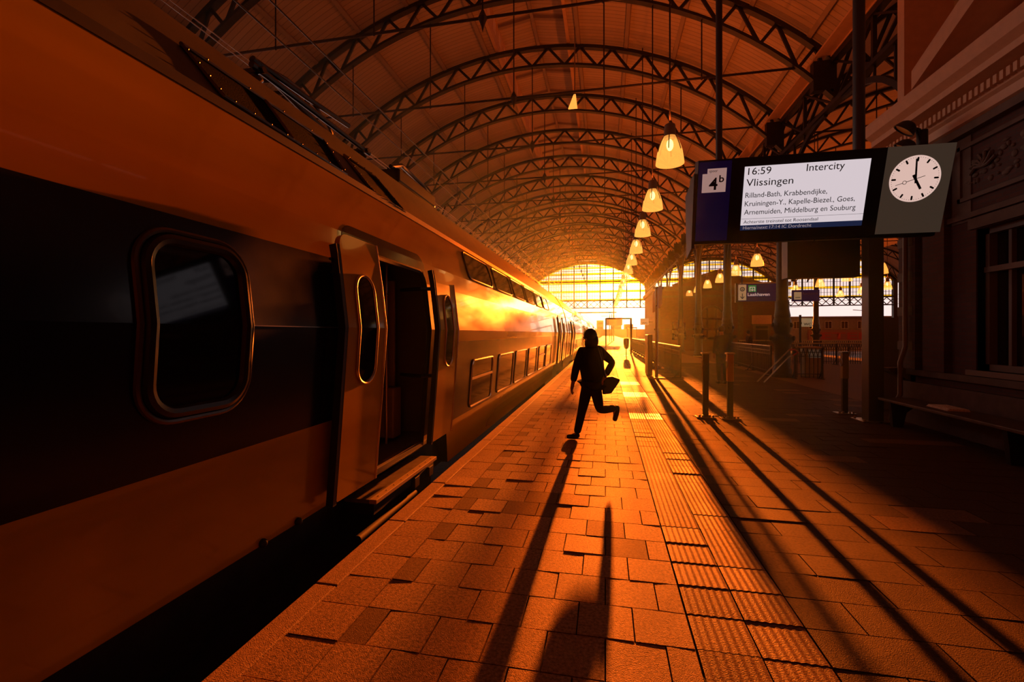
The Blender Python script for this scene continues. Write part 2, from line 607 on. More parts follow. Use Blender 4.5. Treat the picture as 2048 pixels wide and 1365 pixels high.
TL0, TL1 = XE + 0.155, 0.447                              # tiles by the edge
mb = MB()
row = 0
y = 0.62
while y < 78:
    yb = y + 0.3025
    x = TL0
    if row % 2 == 0:
        ws = [0.3025] * 7
    else:
        ws = [0.3025, 0.1512] + [0.3025] * 5 + [0.1512]
    for i, wd in enumerate(ws):
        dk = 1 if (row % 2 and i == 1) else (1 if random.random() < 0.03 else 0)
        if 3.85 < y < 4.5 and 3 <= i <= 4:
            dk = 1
        tile(mb, x, min(x + wd, TL1), y, yb, dk)
        x += wd
    y = yb
    row += 1
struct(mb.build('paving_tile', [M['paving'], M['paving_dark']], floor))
mb = MB()
y = 0.62
row = 0
while y < 40:
    yb = y + 0.3025
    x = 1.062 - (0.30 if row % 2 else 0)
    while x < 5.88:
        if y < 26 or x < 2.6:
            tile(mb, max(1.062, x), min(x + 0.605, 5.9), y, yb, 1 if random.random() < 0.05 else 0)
        x += 0.605
    y = yb
    row += 1
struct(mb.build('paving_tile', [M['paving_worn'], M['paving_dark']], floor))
mb = MB()
mb.box(2.6, 5.9, 26, 78, -0.014, -0.001)
mb.box(1.062, 2.6, 40, 78, -0.014, -0.001)
mb.box(XE + 0.03, 5.45, 78.0, 300, -0.004, -0.001)
struct(mb.build('paving_slab', [M['paving']], floor))
mb = MB()
y = 0.6
while y < 80:
    L = 1.0
    dz = random.uniform(-0.003, 0.003)
    mb.box(XE, XE + 0.151, y + 0.003, y + L - 0.003, -0.22, 0.004 + dz)
    y += L
struct(mb.build('coping_tile', [M['coping']], floor, bevel=0.008))
mb = MB()
y = 0.62
row = 0
while y < 78:
    yb = y + 0.3025
    for c in range(2):
        x0 = 0.452 + c * 0.304
        lift = random.uniform(-0.001, 0.003)
        tl = random.uniform(-0.003, 0.003)
        nrib = 7
        n = nrib * 6
        vs = []
        for yy, tt in ((y + 0.004, tl), (yb - 0.004, -tl)):
            for i in range(n + 1):
                f = i / n
                zz = 0.001 + lift + tt + 0.0042 * (1 - math.cos(2 * PI * nrib * f)) / 2
                vs.append((x0 + 0.003 + f * 0.296, yy, zz))
        for i in range(n + 1):
            vs.append((vs[i][0], y + 0.004, -0.03))
        fs = [(i, i + 1, n + 2 + i, n + 1 + i) for i in range(n)]
        fs += [(2 * n + 2 + i, 2 * n + 3 + i, i + 1, i) for i in range(n)]
        white = 1 if row in (27, 28, 37, 38, 39, 46, 47, 48) else 0
        mb.add(vs, fs, white)
    y = yb
    row += 1
struct(mb.build('tactile_tile', [M['tactile'], M['tactile_white']], floor))
# platform wall and track bed
mb = MB()
mb.box(XE + 0.02, XE + 0.1, -6, 300, -1.2, -0.05)
struct(mb.build('wall_platform', [M['plinth']]))
mb = MB()
mb.box(-13, XE + 0.02, -10, 300, -1.3, -1.0)
struct(mb.build('floor_track_bed', [M['ballast']]))
mb = MB()
mb.box(-600, 600, -60, 900, -1.6, -1.31)
struct(mb.build('ground', [M['far_ground']]))
mb = MB()
for rx in (-4.2, -2.76):
    mb.box(rx - 0.035, rx + 0.035, -10, 300, -1.0, -0.86)
tag(mb.build('track_rail', [M['steel']]), 'steel running rails under the yellow train', 'rail')

# ------------------------------------------------------------------ vaulted roofs
ZS, RISE = 9.3, 3.8
YF, YN = 74.0, -26.0


def arc_geo(xl, xr, rise=RISE):
    xc, hs = (xl + xr) / 2, (xr - xl) / 2
    R = (hs * hs + rise * rise) / (2 * rise)
    zc = ZS + rise - R
    return xc, hs, R, zc


def arc_pts(xl, xr, dr, n, rise=RISE, x0=None, x1=None):
    """points (x, z) on the arc of the vault at radius R + dr, from x0 to x1"""
    xc, hs, R, zc = arc_geo(xl, xr, rise)
    r = R + dr
    a0 = math.asin(max(-1, min(1, ((x0 if x0 is not None else xl) - xc) / r)))
    a1 = math.asin(max(-1, min(1, ((x1 if x1 is not None else xr) - xc) / r)))
    out = []
    for i in range(n + 1):
        a = a0 + (a1 - a0) * i / n
        out.append((xc + r * math.sin(a), zc + r * math.cos(a)))
    return out


def vault(xl, xr, name, rise=RISE, lantern=True, yn=YN, dr=0.22):
    xc = (xl + xr) / 2
    mb = MB()
    hw = 1.45
    spans = [(xl, xc - hw), (xc + hw, xr)] if lantern else [(xl, xr)]
    for a, b in spans:
        lo = arc_pts(xl, xr, dr, 24, rise, a, b)
        hi = arc_pts(xl, xr, dr + 0.12, 24, rise, a, b)
        k = len(lo)
        vs = []
        for yy in (yn, YF + 1.5):
            vs += [(p[0], yy, p[1]) for p in lo] + [(p[0], yy, p[1]) for p in hi]
        fs = []
        for i in range(k - 1):
            fs.append((i, i + 1, 2 * k + i + 1, 2 * k + i))
            fs.append((k + i + 1, k + i, 3 * k + i, 3 * k + i + 1))
        fs.append((0, 2 * k, 3 * k, k))
        fs.append((k - 1, 2 * k - 1, 4 * k - 1, 3 * k - 1))
        mb.add(vs, fs)
    if lantern:
        zt = ZS + rise + 1.35
        z0 = arc_pts(xl, xr, 0.22, 2, rise, xc - hw, xc + hw)[0][1]
        for sgn in (-1, 1):
            x = xc + sgn * hw
            vs = [(x, yn, zt - 0.25), (x, YF, zt - 0.25), (xc, yn, zt), (xc, YF, zt)]
            mb.add(vs, [(0, 1, 3, 2)])
        mb.add([(xc - hw, YF, z0), (xc + hw, YF, z0), (xc + hw, YF, zt - 0.25), (xc, YF, zt), (xc - hw, YF, zt - 0.25)], [(0, 1, 2, 3, 4)])
        for sgn in (-1, 1):
            x = xc + sgn * hw
            lw = MB()
            lw.box(x - 0.06, x + 0.06, yn, YF, z0 - 0.12, z0 + 0.24)
            lw.box(x - 0.04, x + 0.04, yn, YF, zt - 0.42, zt - 0.2)
            yy = yn
            while yy < YF:
                lw.box(x - 0.035, x + 0.035, yy, yy + 0.62, z0 + 0.24, zt - 0.42)
                lw.box(x - 0.05, x + 0.05, yy + 0.72, yy + 0.80, z0 + 0.24, zt - 0.42)
                yy += 0.95
            struct(lw.build('trim_%d' % (30 + (sgn > 0)), [M['cream']]), 'pale louvred side of the roof lantern')
        cr = MB()
        yy = 6.8
        while yy < YF:
            cr.bar((xc - hw, yy, zt - 0.3), (xc, yy, zt - 0.06), 0.14, 0.12)
            cr.bar((xc + hw, yy, zt - 0.3), (xc, yy, zt - 0.06), 0.14, 0.12)
            yy += 1.9
        cr.box(xc - 0.06, xc + 0.06, yn, YF, zt - 0.16, zt - 0.02)
        struct(cr.build('trim_32', [M['purlin']]), 'pale ribs inside the roof lantern')
    return struct(mb.build(name, [M['board']]), 'vaulted boarded hall roof')


XL, XR = -12.1, 6.3
vault(XL, XR, 'ceiling')
vault(XR, 24.7, 'ceiling', lantern=False, dr=0.066)
vault(24.7, 40.1, 'ceiling', lantern=False, dr=0.085)
# purlins under the boards
xc, hs, R, zc = arc_geo(XL, XR)
k = 0
for i in range(-5, 6):
    a = i * 0.142
    if abs(i) == 0:
        continue
    r = R + 0.14
    x, z = xc + r * math.sin(a), zc + r * math.cos(a)
    k += 1
    mb = MB()
    t = Vector((math.cos(a), 0, -math.sin(a)))
    mb.bar((x, YN, z), (x, YF, z), 0.13, 0.2, up=(math.sin(a), 0, math.cos(a)))
    struct(mb.build('trim_%d' % k, [M['purlin']]), 'painted purlin along the roof boards')


def make_truss(xl, xr, y, name, label, group, rise=RISE, detail=True, nweb=16):
    xc = (xl + xr) / 2
    t = thing(name, label, 'roof truss', (xc, y, ZS), group, 'thing')

    def strip(dr, dep, wid, x0=None, x1=None, n=36):
        mb = MB()
        lo, hi = arc_pts(xl, xr, dr - dep / 2, n, rise, x0, x1), arc_pts(xl, xr, dr + dep / 2, n, rise, x0, x1)
        vs = []
        for yy in (y - wid / 2, y + wid / 2):
            vs += [(p[0], yy, p[1]) for p in lo] + [(p[0], yy, p[1]) for p in hi]
        q = len(lo)
        fs = []
        for i in range(q - 1):
            fs += [(i, q + i, q + i + 1, i + 1), (2 * q + i, 2 * q + i + 1, 3 * q + i + 1, 3 * q + i),
                   (i, i + 1, 2 * q + i + 1, 2 * q + i), (q + i, 3 * q + i, 3 * q + i + 1, q + i + 1)]
        fs += [(0, 2 * q, 3 * q, q), (q - 1, 2 * q - 1, 4 * q - 1, 3 * q - 1)]
        mb.add(vs, fs)
        return mb
    strip(0, 0.13, 0.2).build('upper_chord', M['iron'], t)
    strip(-0.72, 0.085, 0.2).build('lower_chord', M['iron'], t)
    mb = MB()
    up, lo = arc_pts(xl, xr, 0, nweb * 2, rise), arc_pts(xl, xr, -0.72, nweb * 2, rise)
    for i in range(nweb * 2):
        a, b = (lo[i], up[i + 1]) if i % 2 == 0 else (up[i], lo[i + 1])
        mb.bar((a[0], y, a[1]), (b[0], y, b[1]), 0.09, 0.065, up=(0, 1, 0))
    mb.build('web_lattice', M['iron'], t)
    if detail:
        MB().tube([(xl + 0.3, y, ZS - 0.1), (xr - 0.9, y, ZS - 0.1)], 0.035, 8).build('tie_rod', M['iron'], t)
        for fx in (-0.62, -0.31, 0.0, 0.31, 0.62):
            x = xc + fx * (xr - xl) / 2
            zt = arc_pts(xl, xr, -0.72, 2, rise, x, x)[0][1]
            mb = MB().tube([(x, y, ZS - 0.1), (x, y, zt)], 0.02, 6)
            if fx == 0:
                mb.lathe([(0.0, -0.35), (0.035, -0.2), (0.09, -0.06), (0.12, 0.0), (0.09, 0.06), (0.03, 0.2)], (x, y, ZS - 0.1), 10)
            else:
                mb.lathe([(0.0, -0.07), (0.06, 0.0), (0.0, 0.07)], (x, y, ZS - 0.1), 8)
            mb.build('hanger_rod', M['iron'], t)
        MB().box(xr - 0.55, xr - 0.02, y - 0.11, y + 0.11, ZS - 0.85, ZS - 0.02).build('end_shoe', M['iron'], t)
    return t


GT = 'arched iron trusses of the main hall'
Y0T, DT = 10.6, 3.8
t0 = make_truss(XL, XR, Y0T, 'roof_truss', 'x', GT)
for i in range(17):
    o = t0 if i == 0 else copy_tree(t0)
    o.location.y = Y0T + DT * i
    o['label'] = 'arched iron roof truss over the train, %s along the hall past the clock' % ORD[i]
g2 = 'arched iron trusses of the middle hall'
t2 = make_truss(XR, 24.7, 14.4, 'roof_truss', 'x', g2)
for i in range(13):
    o = t2 if i == 0 else copy_tree(t2)
    o.location.y = 14.4 + DT * (i + (0 if i < 6 else 0)) * 1.25
    o['label'] = 'arched truss over the concourse behind the display sign, %s from the cornice' % ORD[i]
t3 = make_truss(24.7, 40.1, 50.0, 'roof_truss', 'x', 'arched trusses of the far side hall', detail=False, nweb=13)
for i in range(6):
    o = t3 if i == 0 else copy_tree(t3)
    o.location.y = 50.0 + 4.4 * i
    o['label'] = 'small arched truss of the far side hall beside the square post, %s in depth' % ORD[i]


# ------------------------------------------------------------------ columns and longitudinal girders
def make_column(x, y, label, group, top=ZS - 1.3, s=1.0):
    t = thing('cast_iron_column', label, 'column', (x, y, 0), group, 'thing')
    b = [(0.36, 0), (0.36, 0.10), (0.31, 0.14), (0.30, 0.30), (0.26, 0.36), (0.26, 1.18), (0.30, 1.24), (0.37, 1.36), (0.38, 1.46),
         (0.33, 1.50), (0.23, 1.58), (0.26, 1.66), (0.30, 1.78), (0.31, 1.95), (0.28, 2.10), (0.25, 2.16), (0.27, 2.24), (0.25, 2.34), (0.225, 2.5),
         (0.235, 2.72), (0.21, 2.78)]
    MB().lathe([(r * s, z) for r, z in b], (x, y, 0), 16).build('base', M['iron'], t, smooth=True)
    MB().lathe([(0.20 * s, 2.78), (0.17 * s, top - 0.6)], (x, y, 0), 16).build('shaft', M['iron'], t, smooth=True)
    MB().lathe([(0.17 * s, top - 0.6), (0.24 * s, top - 0.55), (0.2 * s, top - 0.48), (0.22 * s, top - 0.2), (0.34 * s, top - 0.04), (0.34 * s, top)],
               (x, y, 0), 16).build('capital', M['iron'], t, smooth=True)
    # leaf ornaments round the base
    mb = MB()
    for q in range(8):
        a = q * PI / 4
        for z, rr in ((1.42, 0.39), (1.9, 0.31)):
            mb.ball((x + rr * s * math.cos(a), y + rr * s * math.sin(a), z), 0.055, 0.055, 0.09, 8, 6)
    mb.build('leaf_ornament', M['iron'], t, smooth=True)
    return t


GC = 'cast iron columns of the main hall'
cols = [(10.5, 'tall iron column rising behind the cornice end of the brick building'),
        (18.2, 'thick ornate iron column standing in the stairwell railing beside the slanted handrails'),
        (25.8, 'ornate iron column rising behind the man in the long coat'),
        (33.4, 'slim dark iron column in front of the station building gable'),
        (41.0, 'thin dark iron column beside the corner of the station building')]
for y, lb in cols:
    make_column(6.3, y, lb, GC)
make_column(17.5, 43.0, 'slender ornate column behind the railing, beside the toilet sign', 'columns beyond the railing', 12.6, 1.0)
make_column(14.8, 29.4, 'ornate column edge beside the square grey post', 'columns beyond the railing', 12.0, 1.0)

xg = 6.3
ys = [10.5, 18.2, 25.8, 33.4, 41.0, 48.6, 56.2, 63.8, 71.4]
for i in range(len(ys) - 1):
    a, b = ys[i], ys[i + 1]
    t = thing('lattice_girder', 'lattice girder with arched brackets joining column heads, %s bay past the cornice' % ORD[i], 'girder',
              (xg, a, ZS - 1.3), 'lattice girders along the column row')
    MB().box(xg - 0.1, xg + 0.1, a, b, ZS - 0.1, ZS + 0.06).build('upper_chord', M['iron'], t)
    MB().box(xg - 0.1, xg + 0.1, a, b, ZS - 1.3, ZS - 1.18).build('lower_chord', M['iron'], t)
    mb = MB()
    n = 4
    for q in range(n):
        y0, y1 = a + (b - a) * q / n, a + (b - a) * (q + 1) / n
        mb.bar((xg, y0, ZS - 1.24), (xg, y1, ZS - 0.04), 0.08, 0.05)
        mb.bar((xg + 0.03, y1, ZS - 1.24), (xg + 0.03, y0, ZS - 0.04), 0.08, 0.05)
        mb.bar((xg, y1, ZS - 1.24), (xg, y1, ZS - 0.04), 0.09, 0.09)
    mb.build('web_lattice', M['iron'], t)
    for sg, yb in ((1, a), (-1, b)):
        mb = MB()
        pts = []
        for q in range(11):
            th = q / 10 * PI / 2
            pts.append((xg, yb + sg * (3.2 * (1 - math.cos(th)) + 0.15), ZS - 4.2 + 2.9 * math.sin(th)))
        for p, q in zip(pts, pts[1:]):
            mb.bar(p, q, 0.14, 0.1, up=(1, 0, 0))
        for q in (3, 5, 7):
            mb.bar(pts[q], (xg, pts[q][1], ZS - 1.25), 0.05, 0.05)
        mb.build('arched_bracket', M['iron'], t)
mb = MB()
mb.box(xg - 0.5, xg - 0.12, 10.5, YF, ZS + 0.1, ZS + 0.16)
mb.box(xg - 0.12, xg + 0.12, 10.5, YF, ZS + 0.06, ZS + 0.34)
struct(mb.build('trim_20', [M['cream']]), 'boarded gutter over the column row')


# ------------------------------------------------------------------ glazed gable screens
def gable(idx, xl, xr, label, rise=RISE):
    xc = (xl + xr) / 2
    root = struct(thing('window_%d' % idx, label, None, (xc, YF, 6.86)), label)
    zb, zm = 6.86, 9.85

    def ztop(x):
        xc_, hs_, R, zc = arc_geo(xl, xr, rise)
        r = R - 0.1
        return zc + math.sqrt(max(0, r * r - (x - xc_) ** 2))
    n = 60
    glass, amber = MB(), MB()
    bands = [(zb, zb + 0.22), (8.12, 8.42), (zm - 0.32, zm - 0.02), (zm + 0.02, zm + 0.34), (11.0, 11.25), (11.95, 12.2)]
    for i in range(n):
        x0, x1 = xl + (xr - xl) * i / n, xl + (xr - xl) * (i + 1) / n
        t0_, t1_ = ztop(x0), ztop(x1)
        # follow z upwards, switching between clear and amber
        cuts = [zb]
        for a, b in bands:
            cuts += [a, b]
        edge = min(t0_, t1_) - 0.38
        cuts = sorted(set([c for c in cuts if zb <= c < edge] + [edge]))
        for a, b in zip(cuts, cuts[1:]):
            am = any(p - 1e-6 <= a and b <= q + 1e-6 for p, q in bands)
            (amber if am else glass).add([(x0, YF, a), (x1, YF, a), (x1, YF, b), (x0, YF, b)], [(0, 1, 2, 3)])
        amber.add([(x0, YF, edge), (x1, YF, edge), (x1, YF, t1_), (x0, YF, t0_)], [(0, 1, 2, 3)])
    struct(glass.build('clear_pane', M['clear'], root))
    struct(amber.build('amber_pane', M['amber'], root))
    big, thin = MB(), MB()
    step = 2.06
    k = math.ceil((xl - xc) / step)
    x = xc + k * step
    while x < xr - 0.05:
        if x > xl + 0.05:
            big.box(x - 0.09, x + 0.09, YF - 0.12, YF + 0.12, zb - 1.2, ztop(x))
        for q in range(1, 5):
            xx = x + q * step / 5
            if xl < xx < xr:
                thin.box(xx - 0.024, xx + 0.024, YF - 0.03, YF + 0.03, zb, ztop(xx))
        x += step
    for z in (zm,):
        big.box(xl, xr, YF - 0.15, YF + 0.15, z - 0.1, z + 0.1)
    big.box(xl, xr, YF - 0.2, YF + 0.2, zb - 0.14, zb + 0.06)
    for z in (7.55, 8.12, 8.42, 9.1, 10.5, 11.0, 11.25, 11.95):
        half = (xr - xl) / 2
        x0 = xc - half
        while ztop(x0) < z and x0 < xc:
            x0 += 0.1
        if x0 < xc:
            thin.box(x0, 2 * xc - x0, YF - 0.025, YF + 0.025, z - 0.02, z + 0.02)
    rim = MB()
    pts = arc_pts(xl, xr, -0.1, 40, rise)
    for p, q in zip(pts, pts[1:]):
        rim.bar((p[0], YF, p[1]), (q[0], YF, q[1]), 0.5, 0.34, up=(0, 0, 1))
    lo = arc_pts(xl, xr, 0.16, 40, rise)
    big.box(xl - 0.25, xl + 0.25, YF - 0.25, YF + 0.25, 0 if idx > 1 else -1.0, ZS + 0.2)
    if idx == 3:
        big.box(xr - 0.25, xr + 0.25, YF - 0.25, YF + 0.25, 0, ZS + 0.2)
    struct(big.build('window_frame', M['iron'], root))
    struct(thin.build('glazing_bar', M['iron'], root))
    struct(rim.build('arch_rim', M['iron'], root))
    lat = MB()
    lat.box(xl, xr, YF - 0.1, YF + 0.1, 5.58, 5.72)
    x = xl
    while x < xr - 0.3:
        x1 = min(x + 1.03, xr)
        lat.bar((x, YF, 5.7), (x1, YF, 6.74), 0.09, 0.10, up=(0, 1, 0))
        lat.bar((x, YF, 6.74), (x1, YF, 5.7), 0.09, 0.10, up=(0, 1, 0))
        x = x1
    struct(lat.build('girder_lattice', M['iron'], root))


gable(1, XL, XR, 'glazed arched end screen above the train with amber glass bands')
gable(2, XR, 24.7, 'glazed end screen above the station building')
gable(3, 24.7, 40.1, 'glazed end screen beside the square post')

# ------------------------------------------------------------------ the train
PROF = [(-0.22, -2.19), (0.245, -2.15), (0.92, -2.095), (1.645, -2.04), (2.19, -2.105), (2.45, -2.155), (2.75, -2.235), (3.02, -2.33)]


def side_x(z):
    for (z0, x0), (z1, x1) in zip(PROF, PROF[1:]):
        if z <= z1:
            return x0 + (x1 - x0) * (z - z0) / (z1 - z0)
    return PROF[-1][1]


def on_side(y, z, off=0.0):
    """point on the train's side wall; the normal is close to +X but leans with the wall"""
    e = 0.01
    dx = (side_x(z + e) - side_x(z - e)) / (2 * e)
    if abs(z - 1.645) < 0.02:
        dx = 0
    l = math.hypot(1, dx)
    return (side_x(z) + off / l, y, z - off * dx / l)


def side_panel(mb, outline, off, thick=0.0, mi=0, kink=True):
    """fills an outline (y, z) laid on the train's side, split in rows so that it follows the wall"""
    zs = sorted(set(round(p[1], 7) for p in outline))
    z0, z1 = zs[0], zs[-1]
    extra = [z for z, _ in PROF if z0 < z < z1]
    zs = sorted(set(zs + extra))
    zs = [z for i, z in enumerate(zs) if i == 0 or z - zs[i - 1] > 3e-6]
    k = len(outline)

    def span(z):
        ysx = []
        for i in range(k):
            (ya, za), (yb, zb) = outline[i], outline[(i + 1) % k]
            if abs(za - zb) < 1e-9:
                if abs(za - z) < 2e-6:
                    ysx += [ya, yb]
            elif min(za, zb) - 1e-6 <= z <= max(za, zb) + 1e-6:
                ysx.append(ya + (yb - ya) * (z - za) / (zb - za))
        return min(ysx), max(ysx)
    rows = [(z, *span(z)) for z in zs]
    for ofs, flip in ((off, False),) + (((off - thick, True),) if thick else ()):
        vs = []
        for z, a, b in rows:
            vs += [on_side(a, z, ofs), on_side(b, z, ofs)]
        fs = [(2 * i, 2 * i + 1, 2 * i + 3, 2 * i + 2) for i in range(len(rows) - 1)]
        if flip:
            fs = [tuple(reversed(f)) for f in fs]
        mb.add(vs, fs, mi)
    if thick:
        out = [on_side(y, z, off) for y, z in outline]
        inn = [on_side(y, z, off - thick) for y, z in outline]
        # keep the kink in the vertical edges
        pts = []
        for i in range(k):
            (ya, za), (yb, zb) = outline[i], outline[(i + 1) % k]
            pts.append((ya, za))
            lev = [z for z in extra if min(za, zb) < z < max(za, zb)]
            for z in sorted(lev, reverse=zb < za):
                pts.append((ya + (yb - ya) * (z - za) / (zb - za), z))
        n = len(pts)
        vs = [on_side(y, z, off) for y, z in pts] + [on_side(y, z, off - thick) for y, z in pts]
        mb.add(vs, [(i, i + n, (i + 1) % n + n, (i + 1) % n) for i in range(n)], mi)


def outline_pts(outline, off):
    pts = []
    k = len(outline)
    for i in range(k):
        (ya, za), (yb, zb) = outline[i], outline[(i + 1) % k]
        pts.append(on_side(ya, za, off))
        if min(za, zb) < 1.645 < max(za, zb):
            pts.append(on_side(ya + (yb - ya) * (1.645 - za) / (zb - za), 1.645, off))
    return pts


def side_ring(mb, outline, off, r, n=6, mi=0):
    pts = outline_pts(outline, off)
    clean = [pts[0]]
    for p in pts[1:]:
        if (Vector(p) - Vector(clean[-1])).length > 0.004:
            clean.append(p)
    mb.tube(clean, r, n, closed=True, mi=mi)


def make_coach(y0, y1, doors, lowers, uppers, low, label, near=False):
    """doors: list of (leaf0, open0, open1, leaf1); low: (ya, yb) of the lowered double-deck part"""
    t = thing('train_coach', label, 'train coach', (-3.5, y0, -0.9), 'coaches of the yellow train')
    # shell grid
    ybs = {y0, y1}
    for d in doors:
        ybs |= {d[1], d[2]}
    blue_y = []
    for d in doors:
        ybs |= {d[1] - 0.3, d[2] + 0.55}
    if near:
        ybs.add(3.30)
    yb = sorted(ybs)
    zb = [0.245, 0.36, 0.92, 1.485, 1.645, 2.19, 2.33, 2.45, 2.75, 3.02]

    def shade(yc, zc_):
        for d in doors:
            if d[1] - 0.3 < yc < d[2] + 0.55:
                return 1 if 0.36 < zc_ < 2.19 else 0
        if near and yc < 3.5:
            return 1 if 0.92 < zc_ < 2.19 else 0
        return 1 if 0.36 < zc_ < 1.485 else 0
    body = MB()
    for i in range(len(yb) - 1):
        ya, yc = yb[i], yb[i + 1]
        for j in range(len(zb) - 1):
            za, zc_ = zb[j], zb[j + 1]
            mid = (ya + yc) / 2
            if any(d[1] - 1e-6 < mid < d[2] + 1e-6 for d in doors) and 0.245 <= za and zc_ <= 2.33 + 1e-6:
                continue
            body.add([(side_x(za), ya, za), (side_x(za), yc, za), (side_x(zc_), yc, zc_), (side_x(zc_), ya, zc_)], [(0, 1, 2, 3)], shade(mid, (za + zc_) / 2))
    # far side, floor and ends
    xm = -7.0
    far = [(xm - side_x(z), z) for z in zb]
    for (xa, za), (xb, zc_) in zip(far, far[1:]):
        body.add([(xa, y1, za), (xa, y0, za), (xb, y0, zc_), (xb, y1, zc_)], [(0, 1, 2, 3)], 0)
    for yy in (y0, y1):
        ring = [(side_x(z), yy, z) for z in zb] + [(-2.72, yy, 3.62), (-3.5, yy, 3.77), (-4.28, yy, 3.62)] + [(xm - side_x(z), yy, z) for z in reversed(zb)]
        body.add(ring, [tuple(range(len(ring)))], 0)
    if low:
        a, b = low
        s0, s1 = 0.245, -0.22
        body.add([(side_x(s0), a - 0.16, s0), (side_x(s1), a, s1), (side_x(s1), b, s1), (side_x(s0), b + 0.16, s0)], [(0, 1, 2, 3)], 0)
        body.add([(side_x(s1), a, s1), (xm - side_x(s1), a, s1), (xm - side_x(s1), b, s1), (side_x(s1), b, s1)], [(0, 1, 2, 3)], 2)
        body.add([(side_x(s0), a - 0.16, s0), (-4.8, a - 0.16, s0), (-4.8, a, s1), (side_x(s1), a, s1)], [(0, 1, 2, 3)], 2)
    body.build('body', [M['yellow'], M['blue'], M['underframe']], t)
    # roof with the sloping cant panel
    rf = MB()
    prof = [(-2.33, 3.02), (-2.72, 3.625), (-2.85, 3.67), (-3.5, 3.78), (-4.15, 3.67), (-4.28, 3.625), (-4.67, 3.02)]
    vs = [(x, yy, z) for yy in (y0, y1) for x, z in prof]
    k = len(prof)
    rf.add(vs, [(i, k + i, k + i + 1, i + 1) for i in range(k - 1)])
    rf.build('roof', M['roof_grey'], t)
    ridge = MB()
    ridge.box(-2.36, -2.31, y0, y1, 2.985, 3.045)
    ridge.build('roof_gutter_trim', M['roof_grey'], t)
    # underframe and bogies
    uf = MB()
    uf.box(-4.7, -2.32, y0 + 0.1, y1 - 0.1, -0.25, 0.25)
    for d in doors:
        c = (d[1] + d[2]) / 2
        for wy in (c - 1.9, c + 0.7):
            pass
        uf.box(-4.6, -2.4, c - 2.6, c + 1.6, -0.75, -0.25)
    uf.build('underframe', M['underframe'], t)
    for d in doors:
        c = (d[1] + d[2]) / 2 - 0.5
        for wy in (c - 1.25, c + 1.25):
            mb = MB()
            mb.tube([(-2.72, wy, -0.45), (-2.60, wy, -0.45)], 0.42, 24)
            mb.tube([(-2.60, wy, -0.45), (-2.42, wy, -0.45)], 0.13, 12)
            mb.build('wheel', M['underframe'], t, smooth=True)
    # windows
    def window(o, frame_mat, r, off=0.006, name='window', bar=None):
        mb = MB()
        side_panel(mb, o, off)
        wnd = mb.build(name, M['train_glass'], t)
        mb = MB()
        side_ring(mb, o, off + 0.004, r, 8)
        mb.build('frame', frame_mat, wnd, smooth=True)
        if bar:
            mb = MB()
            ymin, ymax = min(p[0] for p in o), max(p[0] for p in o)
            mb.bar(on_side(ymin, bar, off + 0.006), on_side(ymax, bar, off + 0.006), 0.025, 0.045)
            mb.build('hopper_bar', frame_mat, wnd)
        return wnd
    for q, (a, b) in enumerate(lowers):
        window(rrect(a, b, 0.42, 1.17, 0.09), M['frame_metal'], 0.017, bar=0.88 if q in (0, 4) else None)
    for a, b in uppers:
        window(rrect(a, b, 2.49, 2.93, 0.12), M['dark_frame'], 0.014)
    if near:
        w0 = rrect(1.70, 2.26, 1.215, 2.055, 0.15, 8)
        window(w0, M['black'], 0.03, off=0.012)
        mb = MB()
        side_ring(mb, rrect(1.655, 2.305, 1.17, 2.10, 0.19, 8), 0.008, 0.016, 8)
        mb.build('window_surround', M['dark_frame'], t, smooth=True)
        mb = MB()
        mb.bar(on_side(2.32, 1.645, 0.003), on_side(3.3, 1.645, 0.003), 0.006, 0.006)
        mb.build('body_crease_trim', M['dark_frame'], t)
        # blue arch over the door
        mb = MB()
        pass
    # doors
    for d in doors:
        l0, o0, o1, l1 = d
        mb = MB()
        side_panel(mb, rrect(o0 - 0.34, o1 + 0.06, 2.33, 2.53, (0.0, 0.0, 0.17, 0.17)), 0.004)
        side_panel(mb, rrect(o0 - 0.34, o0, 2.19, 2.33, 0.0, 1), 0.004)
        side_panel(mb, rrect(o1, o1 + 0.06, 2.19, 2.33, 0.0, 1), 0.004)
        mb.build('door_surround', M['blue'], t)
        fr = MB()
        side_ring(fr, rrect(o0 + 0.02, o1 - 0.02, 0.27, 2.32, (0.02, 0.02, 0.14, 0.14)), 0.0, 0.028, 6)
        fr.build('doorway_frame', M['rubber'], t, smooth=True)
        for which in (0, 1):
            a, b = (l0, o0) if which == 0 else (o1, l1)
            rr = (0.02, 0.0, 0.0, 0.13) if which == 0 else (0.0, 0.02, 0.10, 0.0)
            leaf = MB()
            top = 2.36 if which == 0 else 2.33
            ol = rrect(a + 0.03, b, 0.31, top, rr)
            side_panel(leaf, ol, 0.125, 0.045)
            lf = leaf.build('door_leaf', M['yellow'], t)
            ed = MB()
            side_panel(ed, rrect(a - 0.012, a + 0.034, 0.29, top - (0.1 if which == 0 else 0.0), 0.0, 1), 0.123, 0.06)
            ed.build('rubber_edge', M['rubber'], lf)
            nb = MB()
            be = b
            zt = top - (0.0 if which == 0 else 0.11)
            nb.tube([on_side(be, 0.31, 0.125), on_side(be, 1.0, 0.125), on_side(be, 1.645, 0.125), on_side(be, 2.0, 0.125), on_side(be, zt, 0.125)], 0.011, 8)
            nb.build('bright_edge_strip', M['frame_metal'], lf, smooth=True)
            cw = (a + b) / 2 + 0.01
            slot = rrect(cw - 0.145, cw + 0.145, 1.20, 2.06, 0.14, 8)
            gp = MB()
            side_panel(gp, slot, 0.131)
            gw = gp.build('window', M['train_glass'], lf)
            rg = MB()
            side_ring(rg, slot, 0.132, 0.013, 8)
            rg.build('window_frame', M['frame_metal'], lf, smooth=True)
        # vestibule behind the opening
        v = MB()
        v.box(-4.3, -2.12, o0 - 0.3, o1 + 0.5, 0.27, 0.31)
